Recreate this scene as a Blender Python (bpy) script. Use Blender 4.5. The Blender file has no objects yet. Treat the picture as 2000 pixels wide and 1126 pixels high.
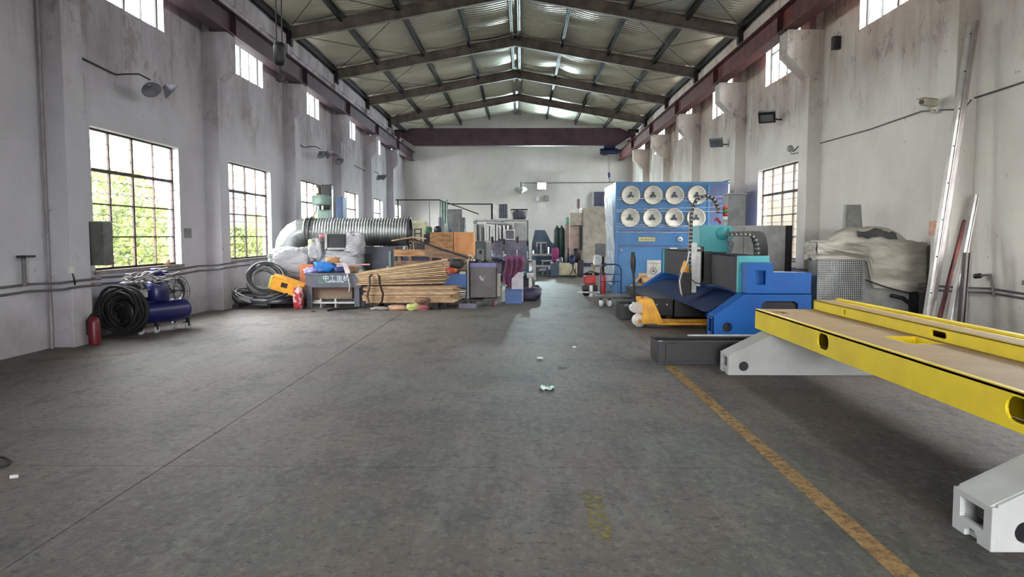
import bpy, math, random
from mathutils import Matrix, Vector, noise
from mathutils.geometry import tessellate_polygon
rad = math.radians
SC = bpy.context.scene
COL = SC.collection

# ---------------------------------------------------------------- camera
FPX, CX, CY, CAMZ = 1450.0, 1000.0, 563.0, 1.65
cd = bpy.data.cameras.new('camera'); cam = bpy.data.objects.new('camera', cd); COL.objects.link(cam)
cd.sensor_width = 36; cd.lens = FPX/2000*36; cd.clip_start = .05; cd.clip_end = 300
cam.location = (0, 0, CAMZ)
cam.rotation_euler = (rad(90-4.06), 0, rad(0.79))
SC.camera = cam
RC = cam.rotation_euler.to_matrix()

# ---------------------------------------------------------------- sky, exposure
w = bpy.data.worlds.new('overcast_sky'); SC.world = w; w.use_nodes = True
nt = w.node_tree; nt.nodes.clear()
out = nt.nodes.new('ShaderNodeOutputWorld'); bg = nt.nodes.new('ShaderNodeBackground')
tc = nt.nodes.new('ShaderNodeTexCoord'); sp = nt.nodes.new('ShaderNodeSeparateXYZ'); cr = nt.nodes.new('ShaderNodeValToRGB')
nt.links.new(tc.outputs['Generated'], sp.inputs[0]); nt.links.new(sp.outputs['Z'], cr.inputs[0])
cr.color_ramp.elements[0].color = (.95, .94, .95, 1); cr.color_ramp.elements[1].color = (.88, .91, .98, 1)
nt.links.new(cr.outputs[0], bg.inputs[0]); bg.inputs[1].default_value = 6.0
nt.links.new(bg.outputs[0], out.inputs[0])
SC.view_settings.view_transform = 'Standard'; SC.view_settings.look = 'None'
SC.view_settings.gamma = 1; SC.view_settings.use_curve_mapping = False
SC.view_settings.exposure = 2.72
cy = SC.cycles
cy.use_denoising = True; cy.max_bounces = 7; cy.diffuse_bounces = 5; cy.glossy_bounces = 3
cy.transparent_max_bounces = 12; cy.transmission_bounces = 4; cy.sample_clamp_indirect = 6
cy.caustics_reflective = False; cy.caustics_refractive = False

def portal(x, y, z, sy, sz, side):
    l = bpy.data.lights.new('window_portal', 'AREA'); l.shape = 'RECTANGLE'; l.size = sz; l.size_y = sy
    l.cycles.is_portal = True
    o = bpy.data.objects.new('window_portal', l); COL.objects.link(o); o.location = (x, y, z)
    # light shines along its local -Z
    if side == 'L': o.rotation_euler = (0, rad(-90), 0)
    elif side == 'R': o.rotation_euler = (0, rad(90), 0)
    else: o.rotation_euler = (rad(90), 0, 0); l.size = sy; l.size_y = sz

# ---------------------------------------------------------------- helpers
def lin(c):
    if max(c) > 1.001: c = [v/255 for v in c[:3]]
    return tuple((v/12.92 if v <= .04045 else ((v+.055)/1.055)**2.4) for v in c[:3]) + (1,)

def W(px, py, X=None, Y=None, Z=None):
    d = RC @ Vector(((px-CX)/FPX, -(py-CY)/FPX, -1))
    t = (X/d.x) if X is not None else (Y/d.y if Y is not None else (Z-CAMZ)/d.z)
    return Vector((d.x*t, d.y*t, CAMZ+d.z*t))

MATS = {}
def mat(name, base, rough=.6, metal=0, var=None, scale=4, bump=0, bscale=25, st=(1, 1, 1), lo=.4, hi=.62, spec=.5, bdist=.01, coat=0):
    if name in MATS: return MATS[name]
    m = bpy.data.materials.new(name); m.use_nodes = True; MATS[name] = m
    nt = m.node_tree; N = nt.nodes; L = nt.links; p = N['Principled BSDF']
    p.inputs['Base Color'].default_value = lin(base); p.inputs['Roughness'].default_value = rough
    p.inputs['Metallic'].default_value = metal; p.inputs['Specular IOR Level'].default_value = spec
    p.inputs['Coat Weight'].default_value = coat
    if var is None: var = tuple(v*.86 for v in base)
    g = N.new('ShaderNodeNewGeometry'); mp = N.new('ShaderNodeMapping'); mp.inputs['Scale'].default_value = st
    L.new(g.outputs['Position'], mp.inputs[0])
    n = N.new('ShaderNodeTexNoise'); n.inputs['Scale'].default_value = scale; n.inputs['Detail'].default_value = 5
    n.inputs['Roughness'].default_value = .6
    L.new(mp.outputs[0], n.inputs[0])
    r = N.new('ShaderNodeValToRGB'); r.color_ramp.elements[0].position = lo; r.color_ramp.elements[1].position = hi
    r.color_ramp.elements[0].color = lin(base); r.color_ramp.elements[1].color = lin(var)
    L.new(n.outputs[0], r.inputs[0]); L.new(r.outputs[0], p.inputs['Base Color'])
    if bump:
        n2 = N.new('ShaderNodeTexNoise'); n2.inputs['Scale'].default_value = bscale; n2.inputs['Detail'].default_value = 4
        L.new(mp.outputs[0], n2.inputs[0])
        b = N.new('ShaderNodeBump'); b.inputs['Strength'].default_value = bump; b.inputs['Distance'].default_value = bdist
        L.new(n2.outputs[0], b.inputs['Height']); L.new(b.outputs[0], p.inputs['Normal'])
    return m

def emit(name, c, s):
    if name in MATS: return MATS[name]
    m = bpy.data.materials.new(name); m.use_nodes = True; MATS[name] = m
    p = m.node_tree.nodes['Principled BSDF']; p.inputs['Base Color'].default_value = lin(c)
    p.inputs['Emission Color'].default_value = lin(c); p.inputs['Emission Strength'].default_value = s
    return m

class B:
    """collects shapes, linked later as one mesh object"""
    def __init__(s, M=None): s.v = []; s.f = []; s.sm = []; s.M = M or Matrix()
    def add(s, vs, fs, sm=False):
        k = len(s.v); s.v += [s.M @ Vector(v) for v in vs]
        s.f += [tuple(i+k for i in f) for f in fs]; s.sm += [sm]*len(fs); return s
    def bx(s, x0, x1, y0, y1, z0, z1):
        x0, x1 = min(x0, x1), max(x0, x1); y0, y1 = min(y0, y1), max(y0, y1); z0, z1 = min(z0, z1), max(z0, z1)
        return s.add([(x0,y0,z0),(x1,y0,z0),(x1,y1,z0),(x0,y1,z0),(x0,y0,z1),(x1,y0,z1),(x1,y1,z1),(x0,y1,z1)],
                     [(0,3,2,1),(4,5,6,7),(0,1,5,4),(1,2,6,5),(2,3,7,6),(3,0,4,7)])
    def ob(s, c, size, rot=(0, 0, 0)):
        m = s.M; R = Matrix.Rotation(rad(rot[2]), 4, 'Z') @ Matrix.Rotation(rad(rot[1]), 4, 'Y') @ Matrix.Rotation(rad(rot[0]), 4, 'X')
        s.M = m @ Matrix.Translation(c) @ R; a, b, d = [v/2 for v in size]; s.bx(-a, a, -b, b, -d, d); s.M = m; return s
    def tube(s, pts, r, n=8, closed=False, sm=True):
        P = [Vector(p) for p in pts]; k = len(P); R = r if isinstance(r, (list, tuple)) else [r]*k
        vs = []; up = None
        for i, p in enumerate(P):
            if closed: t = (P[(i+1) % k]-P[i-1])
            else: t = (P[min(i+1, k-1)]-P[max(i-1, 0)])
            t.normalize()
            if up is None: up = Vector((0, 0, 1)) if abs(t.z) < .9 else Vector((1, 0, 0))
            a = t.cross(up)
            if a.length < 1e-4: a = t.orthogonal()
            a.normalize(); b = t.cross(a).normalized(); up = -b if b.dot(up) < 0 else b
            up = a.cross(t).normalized()
            for j in range(n):
                q = 2*math.pi*j/n; vs.append(p+(a*math.cos(q)+up*math.sin(q))*R[i])
        fs = []
        for i in range(k if closed else k-1):
            i2 = (i+1) % k
            for j in range(n): fs.append((i*n+j, i*n+(j+1) % n, i2*n+(j+1) % n, i2*n+j))
        if not closed: s.add(vs, fs, sm); s.add(vs[:n], [tuple(range(n-1, -1, -1))]); s.add(vs[-n:], [tuple(range(n))])
        else: s.add(vs, fs, sm)
        return s
    def cyl(s, a, b, r, n=16, r2=None): return s.tube([a, b], [r, r if r2 is None else r2], n)
    def lathe(s, prof, o, axis='z', n=20, sm=True):
        ax = {'z': ((1,0,0),(0,1,0),(0,0,1)), 'x': ((0,1,0),(0,0,1),(1,0,0)), 'y': ((0,0,1),(1,0,0),(0,1,0))}.get(axis)
        if ax is None:
            t = Vector(axis).normalized(); u = t.orthogonal().normalized(); ax = (u, t.cross(u), t)
        u, v, t = [Vector(q) for q in ax]; o = Vector(o); vs = []
        for (r, h) in prof:
            for j in range(n):
                q = 2*math.pi*j/n; vs.append(o+(u*math.cos(q)+v*math.sin(q))*max(r, 1e-4)+t*h)
        fs = [(i*n+j, i*n+(j+1) % n, (i+1)*n+(j+1) % n, (i+1)*n+j) for i in range(len(prof)-1) for j in range(n)]
        return s.add(vs, fs, sm)
    def prism(s, poly, axis, a, b, holes=()):
        """2D outline (with holes) swept along an axis: 'x' -> (y,z), 'y' -> (x,z), 'z' -> (x,y)"""
        mk = {'x': lambda p, t: (t, p[0], p[1]), 'y': lambda p, t: (p[0], t, p[1]), 'z': lambda p, t: (p[0], p[1], t)}[axis]
        loops = [list(poly)]+[list(h) for h in holes]; flat = [p for l in loops for p in l]; n = len(flat)
        tris = tessellate_polygon([[Vector((p[0], p[1], 0)) for p in l] for l in loops])
        vs = [mk(p, a) for p in flat]+[mk(p, b) for p in flat]; fs = []
        for t in tris: fs.append(tuple(t)); fs.append(tuple(i+n for i in reversed(t)))
        k = 0
        for l in loops:
            m = len(l)
            for i in range(m): j = (i+1) % m; fs.append((k+i, k+j, k+j+n, k+i+n))
            k += m
        return s.add(vs, fs)
    def grid(s, fn, nu, nv, sm=True):
        vs = [fn(i/nu, j/nv) for i in range(nu+1) for j in range(nv+1)]
        return s.add(vs, [(i*(nv+1)+j, (i+1)*(nv+1)+j, (i+1)*(nv+1)+j+1, i*(nv+1)+j+1) for i in range(nu) for j in range(nv)], sm)
    def blob(s, c, r, seed=0, amp=.15, nu=20, nv=14, freq=1.5, p=.6, flat=True, ridge=0):
        """a lumpy rounded box"""
        def se(v): return math.copysign(abs(v)**p, v)
        def fn(u, v):
            a = 2*math.pi*u; b = math.pi*(v-.5)
            d = Vector((se(math.cos(a))*se(math.cos(b)), se(math.sin(a))*se(math.cos(b)), se(math.sin(b))))
            k = 1+amp*noise.noise(d*freq+Vector((seed*7.3, seed, 0)))
            if ridge: k += ridge*(.5-abs(noise.noise(Vector((d.x*5+seed, d.y*5, d.z*1.6)))) *2)
            q = Vector((d.x*r[0]*k, d.y*r[1]*k, d.z*r[2]*k))
            if flat: q.z = max(q.z, -r[2])
            return Vector(c)+q
        return s.grid(fn, nu, nv)
    def build(s, name, m, parent=None, bevel=0, seg=2, fixn=False):
        me = bpy.data.meshes.new(name); me.from_pydata([tuple(v) for v in s.v], [], s.f)
        me.polygons.foreach_set('use_smooth', s.sm); me.update()
        me.materials.append(m)
        o = bpy.data.objects.new(name, me); COL.objects.link(o)
        import bmesh
        bm = bmesh.new(); bm.from_mesh(me)
        bmesh.ops.recalc_face_normals(bm, faces=bm.faces); bm.to_mesh(me); bm.free()
        if parent is not None: attach(o, parent)
        if bevel:
            md = o.modifiers.new('bevel', 'BEVEL'); md.width = bevel; md.segments = seg; md.limit_method = 'ANGLE'; md.angle_limit = rad(35)
        return o

def attach(o, parent):
    o.parent = parent
    if parent.type == 'EMPTY': o.matrix_parent_inverse = Matrix.Translation(-parent.location)
def tag(o, label=None, cat=None, group=None, kind=None):
    if label: o['label'] = label
    if cat: o['category'] = cat
    if group: o['group'] = group
    if kind: o['kind'] = kind
    return o
def thing(name, label, cat, loc, group=None):
    o = bpy.data.objects.new(name, None); COL.objects.link(o); o.location = loc; o.empty_display_size = .1
    return tag(o, label, cat, group)
def solo(name, b, m, label, cat, group=None, bevel=0): return tag(b.build(name, m, None, bevel), label, cat, group)
def inst(o, parent, loc=None, name=None):
    c = o.copy(); COL.objects.link(c)
    if parent is not None: c.parent = parent
    if loc is not None: c.location = loc
    return c
def dup(root, loc, label=None, rz=None, group=None):
    r = root.copy(); COL.objects.link(r); r.location = loc
    if rz is not None: r.rotation_euler = (0, 0, rz)
    if label: r['label'] = label
    if group: r['group'] = group
    for ch in list(root.children):
        c = ch.copy(); COL.objects.link(c); c.parent = r
        for g in list(ch.children): d = g.copy(); COL.objects.link(d); d.parent = c
    return r
def circ(cx, cy_, r, n=20): return [(cx+r*math.cos(2*math.pi*i/n), cy_+r*math.sin(2*math.pi*i/n)) for i in range(n)]
def stad(cx, cy_, w_, h_, n=6):
    r = h_/2; a = w_/2-r; o = []
    for i in range(n+1): t = -math.pi/2+math.pi*i/n; o.append((cx+a+r*math.cos(t), cy_+r*math.sin(t)))
    for i in range(n+1): t = math.pi/2+math.pi*i/n; o.append((cx-a+r*math.cos(t), cy_+r*math.sin(t)))
    return o
def rect(x0, x1, y0, y1): return [(x0, y0), (x1, y0), (x1, y1), (x0, y1)]
def text(body, size, loc, rot, m, parent, name='lettering', sx=1, ext=.0015, align='CENTER'):
    c = bpy.data.curves.new(name, 'FONT'); c.body = body; c.size = size; c.extrude = ext; c.align_x = align; c.align_y = 'CENTER'
    t = bpy.data.objects.new(name+'_source', c); COL.objects.link(t)
    bpy.context.view_layer.update()
    me = bpy.data.meshes.new_from_object(t.evaluated_get(bpy.context.evaluated_depsgraph_get()))
    bpy.data.objects.remove(t)
    me.transform(Matrix.Translation(loc) @ Matrix.Rotation(rad(rot[2]), 4, 'Z') @ Matrix.Rotation(rad(rot[1]), 4, 'Y') @ Matrix.Rotation(rad(rot[0]), 4, 'X') @ Matrix.Diagonal((sx, 1, 1, 1)))
    me.materials.clear(); me.materials.append(m)
    o = bpy.data.objects.new(name, me); COL.objects.link(o)
    if parent is not None: attach(o, parent)
    return o

# ---------------------------------------------------------------- special materials
def ramp(N, L, src, stops):
    r = N.new('ShaderNodeValToRGB'); e = r.color_ramp.elements
    while len(e) < len(stops): e.new(.5)
    for i, (p, c) in enumerate(stops):
        e[i].position = p; e[i].color = (c, c, c, 1) if isinstance(c, (int, float)) else lin(c)
    L.new(src, r.inputs[0]); return r.outputs[0]
def mix(N, L, fac, a, b):
    m = N.new('ShaderNodeMix'); m.data_type = 'RGBA'
    if isinstance(fac, (int, float)): m.inputs[0].default_value = fac
    else: L.new(fac, m.inputs[0])
    for i, c in ((6, a), (7, b)):
        if isinstance(c, tuple): m.inputs[i].default_value = lin(c)
        else: L.new(c, m.inputs[i])
    return m.outputs[2]
def mth(N, L, op, a, b=None):
    m = N.new('ShaderNodeMath'); m.operation = op
    for i, c in ((0, a), (1, b)):
        if c is None: continue
        if isinstance(c, (int, float)): m.inputs[i].default_value = c
        else: L.new(c, m.inputs[i])
    return m.outputs[0]
def nz(N, L, vec, scale, st=(1, 1, 1), det=6, rough=.6, off=(0, 0, 0)):
    mp = N.new('ShaderNodeMapping'); mp.inputs['Scale'].default_value = st; mp.inputs['Location'].default_value = off
    L.new(vec, mp.inputs[0])
    n = N.new('ShaderNodeTexNoise'); n.inputs['Scale'].default_value = scale; n.inputs['Detail'].default_value = det
    n.inputs['Roughness'].default_value = rough; L.new(mp.outputs[0], n.inputs[0]); return n.outputs[0]
def newm(name):
    m = bpy.data.materials.new(name); m.use_nodes = True; MATS[name] = m
    N = m.node_tree.nodes; L = m.node_tree.links; g = N.new('ShaderNodeNewGeometry').outputs['Position']
    return m, N, L, N['Principled BSDF'], g
def bumpn(N, L, p, h, st, dist):
    b = N.new('ShaderNodeBump'); b.inputs['Strength'].default_value = st; b.inputs['Distance'].default_value = dist
    L.new(h, b.inputs['Height']); L.new(b.outputs[0], p.inputs['Normal'])

def plaster(name, base, top, topamt, wear=1):
    m, N, L, p, g = newm(name)
    s = N.new('ShaderNodeSeparateXYZ'); L.new(g, s.inputs[0]); z = s.outputs['Z']
    c = mix(N, L, ramp(N, L, nz(N, L, g, .7), [(.35, 0), (.7, .55)]), base, tuple(v*.86 for v in base))
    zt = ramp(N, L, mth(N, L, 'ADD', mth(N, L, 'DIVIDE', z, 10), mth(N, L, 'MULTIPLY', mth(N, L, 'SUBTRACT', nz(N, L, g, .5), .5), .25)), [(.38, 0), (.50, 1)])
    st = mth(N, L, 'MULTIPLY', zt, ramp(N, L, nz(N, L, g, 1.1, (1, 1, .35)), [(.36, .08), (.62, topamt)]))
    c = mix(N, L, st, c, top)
    bare = mth(N, L, 'MULTIPLY', zt, ramp(N, L, nz(N, L, g, 1.9, (1, 1, .8), 8, .7, (3, 1, 9)), [(.55, 0), (.62, .55*wear)]))
    c = mix(N, L, bare, c, (136, 118, 112))
    streak = ramp(N, L, nz(N, L, g, 5, (1, 1, .07), 4, .6), [(.55, 0), (.75, .4*wear)])
    c = mix(N, L, mth(N, L, 'MULTIPLY', streak, zt), c, (95, 88, 84))
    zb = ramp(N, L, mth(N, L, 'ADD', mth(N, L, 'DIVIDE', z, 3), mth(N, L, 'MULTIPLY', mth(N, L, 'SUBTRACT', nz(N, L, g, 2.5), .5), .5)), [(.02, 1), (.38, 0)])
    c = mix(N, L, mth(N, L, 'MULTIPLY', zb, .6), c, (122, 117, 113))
    chips = ramp(N, L, nz(N, L, g, 7, (1, 1, 1), 8, .7, (5, 5, 5)), [(.64, 0), (.68, .55*wear)])
    c = mix(N, L, chips, c, (118, 112, 108))
    L.new(c, p.inputs['Base Color']); p.inputs['Roughness'].default_value = .9; p.inputs['Specular IOR Level'].default_value = .2
    bumpn(N, L, p, nz(N, L, g, 9, (1, 1, 1), 8, .7), .35, .03)
    return m
PLASTER_L = plaster('whitewashed_plaster_left', (196, 195, 202), (134, 126, 130), .75)  # backlit darkness and lavender lens flare are put into this wall's colours
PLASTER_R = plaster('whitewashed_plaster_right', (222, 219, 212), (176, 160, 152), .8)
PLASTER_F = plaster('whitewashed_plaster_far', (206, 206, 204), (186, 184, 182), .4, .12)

def concrete():
    m, N, L, p, g = newm('stained_concrete')
    s = N.new('ShaderNodeSeparateXYZ'); L.new(g, s.inputs[0])
    c = mix(N, L, ramp(N, L, nz(N, L, g, .55, (1, 1, 1), 7, .65), [(.38, 0), (.6, 1)]), (74, 76, 66), (46, 47, 43))
    c = mix(N, L, ramp(N, L, nz(N, L, g, .4, (1, .6, 1), 7, .65, (4, 7, 0)), [(.46, 0), (.58, .75)]), c, (88, 72, 64))
    # the left half is dustier and browner
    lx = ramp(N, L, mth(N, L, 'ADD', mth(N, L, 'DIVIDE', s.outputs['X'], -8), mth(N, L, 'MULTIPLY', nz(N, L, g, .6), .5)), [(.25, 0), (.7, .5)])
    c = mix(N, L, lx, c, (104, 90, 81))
    # floor colour lighter towards the far end
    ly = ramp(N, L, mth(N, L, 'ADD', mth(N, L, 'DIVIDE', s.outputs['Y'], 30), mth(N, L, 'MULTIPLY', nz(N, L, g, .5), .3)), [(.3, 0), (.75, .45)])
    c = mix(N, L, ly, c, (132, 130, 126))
    # purplish damp spots
    c = mix(N, L, ramp(N, L, nz(N, L, g, .9, (1, 1, 1), 7, .65, (1, 2, 3)), [(.54, 0), (.62, .6)]), c, (46, 44, 52))
    # rust under the machines on the right
    rx = ramp(N, L, mth(N, L, 'ADD', mth(N, L, 'DIVIDE', s.outputs['X'], 5), mth(N, L, 'MULTIPLY', nz(N, L, g, 1.1), .3)), [(.5, 0), (.62, 1)])
    ry = ramp(N, L, mth(N, L, 'DIVIDE', s.outputs['Y'], 20), [(.38, .25), (.6, .8)])
    c = mix(N, L, mth(N, L, 'MULTIPLY', rx, ry), c, (80, 66, 58))
    # scuffs, traffic streaks, oil, pits, specks
    c = mix(N, L, ramp(N, L, nz(N, L, g, 2.2, (1, .22, 1), 8, .7, (7, 1, 0)), [(.50, 0), (.66, .5)]), c, (112, 109, 101))
    c = mix(N, L, ramp(N, L, nz(N, L, g, 3.1, (1, .4, 1), 9, .75, (2, 9, 2)), [(.53, 0), (.63, .6)]), c, (32, 31, 31))
    c = mix(N, L, ramp(N, L, nz(N, L, g, 17, (1, .6, 1), 9, .75), [(.5, 0), (.66, .55)]), c, (118, 115, 106))
    c = mix(N, L, ramp(N, L, nz(N, L, g, 13, (1, 1, 1), 10, .8, (2, 2, 2)), [(.53, 0), (.6, .8)]), c, (24, 24, 23))
    c = mix(N, L, ramp(N, L, nz(N, L, g, 42, (1, 1, 1), 5, .8), [(.64, 0), (.7, .7)]), c, (186, 182, 174))
    L.new(c, p.inputs['Base Color']); p.inputs['Roughness'].default_value = .55
    p.inputs['Specular IOR Level'].default_value = .4
    h = mth(N, L, 'ADD', nz(N, L, g, 9, (1, 1, 1), 10, .78), mth(N, L, 'MULTIPLY', nz(N, L, g, 60, (1, 1, 1), 3, .6), .35))
    bumpn(N, L, p, h, .8, .05)
    return m
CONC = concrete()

def foil():
    m, N, L, p, g = newm('roof_foil_sheet')
    c = mix(N, L, ramp(N, L, nz(N, L, g, .5), [(.35, 0), (.7, 1)]), (204, 202, 184), (170, 171, 158))
    L.new(c, p.inputs['Base Color']); p.inputs['Metallic'].default_value = .5
    p.inputs['Roughness'].default_value = .34
    return m
FOIL = foil()

def pane_mat():
    m, N, L, p, g = newm('patterned_window_glass')
    o = N['Material Output']
    tr = N.new('ShaderNodeBsdfTransparent'); tl = N.new('ShaderNodeBsdfTranslucent'); gl = N.new('ShaderNodeBsdfGlossy'); gl.inputs['Roughness'].default_value = .25
    tr.inputs[0].default_value = (.95, .96, .93, 1); tl.inputs[0].default_value = (.9, .93, .86, 1)
    dirt = ramp(N, L, nz(N, L, g, 3, (1, 1, 1), 6, .7), [(.35, .0), (.7, .03)])
    a = N.new('ShaderNodeMixShader'); L.new(dirt, a.inputs[0]); L.new(tr.outputs[0], a.inputs[1]); L.new(tl.outputs[0], a.inputs[2])
    b = N.new('ShaderNodeMixShader'); b.inputs[0].default_value = .05; L.new(a.outputs[0], b.inputs[1]); L.new(gl.outputs[0], b.inputs[2])
    L.new(b.outputs[0], o.inputs[0]); return m
PANE = pane_mat()

def film(name, tint, op, rough=.18, bscale=5, st=(1, 1, 1), bst=.8):
    m, N, L, p, g = newm(name); o = N['Material Output']
    p.inputs['Base Color'].default_value = lin(tint); p.inputs['Roughness'].default_value = rough
    h = nz(N, L, g, bscale, st, 6, .6); bumpn(N, L, p, h, bst, .06)
    tr = N.new('ShaderNodeBsdfTransparent'); a = N.new('ShaderNodeMixShader')
    L.new(ramp(N, L, nz(N, L, g, bscale*1.3, st, 5, .6, (9, 9, 9)), [(.4, op*.5), (.65, op)]), a.inputs[0])
    L.new(tr.outputs[0], a.inputs[1]); L.new(p.outputs[0], a.inputs[2]); L.new(a.outputs[0], o.inputs[0]); return m
FILM = film('clear_stretch_film', (195, 212, 225), .12, .15, 4, (.5, 1, 4))
FILM2 = film('milky_stretch_film', (215, 222, 225), .75, .2, 5, (1, 1, .8), 1)

def worn_paint(name, c, lo, hi):
    m, N, L, p, g = newm(name); o = N['Material Output']
    p.inputs['Base Color'].default_value = lin(c); p.inputs['Roughness'].default_value = .7
    tr = N.new('ShaderNodeBsdfTransparent'); a = N.new('ShaderNodeMixShader')
    L.new(ramp(N, L, nz(N, L, g, 14, (1, 1, 1), 8, .75), [(lo, 1), (hi, 0)]), a.inputs[0])
    L.new(tr.outputs[0], a.inputs[1]); L.new(p.outputs[0], a.inputs[2]); L.new(a.outputs[0], o.inputs[0]); return m

DARKST = mat('dark_steel', (46, 47, 51), .5, .4)
BLACK = mat('black_paint', (17, 17, 20), .45)
RUBBER = mat('black_rubber', (17, 17, 18), .75)
GREYM = mat('grey_machine_paint', (120, 124, 126), .5)
LGREY = mat('light_grey_paint', (176, 178, 176), .45)
BEIGE = mat('beige_machine_paint', (178, 172, 158), .5)
WHITE = mat('white_paint', (222, 222, 218), .5)
CHROME = mat('bright_steel', (190, 190, 192), .25, .9)
GALV = mat('galvanised_steel', (158, 162, 162), .38, .8, (118, 122, 120), 1.5, .15, 8, (1, 1, 1))
REDST = mat('red_oxide_steel', (112, 58, 56), .7, .1, (72, 44, 46), 3, .2, 20)
MAROON = mat('maroon_crane_paint', (82, 58, 68), .6, .1, (64, 50, 60), 2)
GREYST = mat('grey_primer_steel', (128, 118, 110), .6, .1, (96, 88, 84), 2)
WOOD = mat('pale_pine', (196, 170, 134), .75, 0, (160, 130, 96), 6, .2, 40, (1, 5, 5))
WOOD2 = mat('brown_plywood', (184, 144, 104), .75, 0, (148, 104, 66), 4, .2, 30, (1, 4, 4))
WOOD3 = mat('weathered_board', (138, 112, 90), .8, 0, (108, 86, 70), 4, .2, 30, (1, 4, 4))
CARD = mat('brown_cardboard', (176, 140, 102), .85, 0, (158, 124, 88), 3)
BLUE = mat('machine_blue_paint', (0, 84, 158), .5, 0, (0, 76, 146), 2, spec=.35)
NAVY = mat('navy_paint', (34, 42, 96), .4)
TEAL = mat('teal_paint', (68, 164, 168), .42, 0, (58, 148, 154), 2)
YEL = mat('machine_yellow_paint', (212, 190, 24), .45, 0, (200, 176, 24), 2)
DECK = mat('tan_primer', (146, 120, 82), .7, 0, (134, 110, 74), 3, .15, 60)
SGREY = mat('grey_casting_paint', (172, 174, 172), .45, 0, (160, 162, 160), 2)
RED = mat('red_paint', (168, 32, 40), .4)
GREENP = mat('grey_green_paint', (116, 142, 132), .5)
PBLUE = mat('blue_plastic', (14, 100, 178), .4)
ORANGE = mat('orange_yellow_paint', (226, 158, 36), .5)
# ================================================================ THE HALL
XL, XR, Y0, Y1 = -6.95, 6.45, -3.0, 44.3
RX = -0.25                                   # ridge
BAY = 5.5
PY = [10.8+BAY*k for k in range(-2, 6)]      # near edge of every pilaster
WC = [13.52+BAY*k for k in range(-2, 6)]      # window centres
def roofz(x): return 9.0-.18*abs(x-RX)

# floor: cast slabs over a base
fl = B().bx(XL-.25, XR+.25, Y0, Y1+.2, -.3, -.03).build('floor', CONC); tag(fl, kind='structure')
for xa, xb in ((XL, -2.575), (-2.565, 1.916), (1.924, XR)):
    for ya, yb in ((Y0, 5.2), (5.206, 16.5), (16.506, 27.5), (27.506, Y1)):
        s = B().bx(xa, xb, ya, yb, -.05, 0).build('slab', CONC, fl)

# walls with window openings
low_l = [c for c in WC[2:]]; low_r = [c for i, c in enumerate(WC) if i not in (0, 2)]
def wallshape(holes): return dict(poly=[(Y0-.2, -.1), (Y1+.2, -.1), (Y1+.2, 7.75), (Y0-.2, 7.75)], holes=holes)
LW, LZ0, LZ1, HW, HZ0, HZ1 = 3.08, 1.08, 3.42, 2.4, 5.58, 6.92
def wholes(lows): return [rect(c-LW/2, c+LW/2, LZ0, LZ1) for c in lows]+[rect(c-HW/2-.1, c+HW/2-.1, HZ0, HZ1) for c in WC]
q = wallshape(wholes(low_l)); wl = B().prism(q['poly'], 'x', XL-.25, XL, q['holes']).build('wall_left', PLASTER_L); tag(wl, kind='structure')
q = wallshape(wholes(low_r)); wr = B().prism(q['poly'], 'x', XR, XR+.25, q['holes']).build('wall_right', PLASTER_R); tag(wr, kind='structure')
gable = [(XL-.25, -.1), (XR+.25, -.1), (XR+.25, roofz(XR)+.1), (RX, 9.12), (XL-.25, roofz(XL)+.1)]
wf = B().prism(gable, 'y', Y1, Y1+.25).build('wall_back', PLASTER_F); tag(wf, kind='structure')
wb = B().prism(gable, 'y', Y0-.25, Y0, [rect(-1.6, 2.2, .02, 3.3)]).build('wall_front', PLASTER_F); tag(wb, kind='structure')
portal(.3, Y0-.1, 1.65, 3.8, 3.3, 'B')
# entrance behind the photographer: open steel doors folded back outside
tag(B().bx(-1.75, -1.65, Y0-2.2, Y0-.3, .05, 3.2).bx(-1.79, -1.61, Y0-.4, Y0-.3, 0, 3.3).build('door_1', DARKST), kind='structure')
tag(B().bx(2.25, 2.35, Y0-2.2, Y0-.3, .05, 3.2).bx(2.21, 2.39, Y0-.4, Y0-.3, 0, 3.3).build('door_2', DARKST), kind='structure')

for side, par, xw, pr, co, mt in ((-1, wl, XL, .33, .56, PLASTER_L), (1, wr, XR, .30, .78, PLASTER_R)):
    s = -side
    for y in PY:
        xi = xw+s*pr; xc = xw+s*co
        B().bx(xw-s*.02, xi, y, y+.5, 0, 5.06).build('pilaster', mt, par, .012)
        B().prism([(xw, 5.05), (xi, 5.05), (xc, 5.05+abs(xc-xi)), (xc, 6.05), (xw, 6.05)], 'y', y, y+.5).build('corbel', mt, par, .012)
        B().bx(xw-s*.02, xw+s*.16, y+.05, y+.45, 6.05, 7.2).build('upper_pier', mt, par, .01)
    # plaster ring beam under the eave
    B().bx(xw-s*.02, xw+s*.08, Y0, Y1, 7.12, 7.5).build('ring_beam', mt, par, .01)

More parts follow.
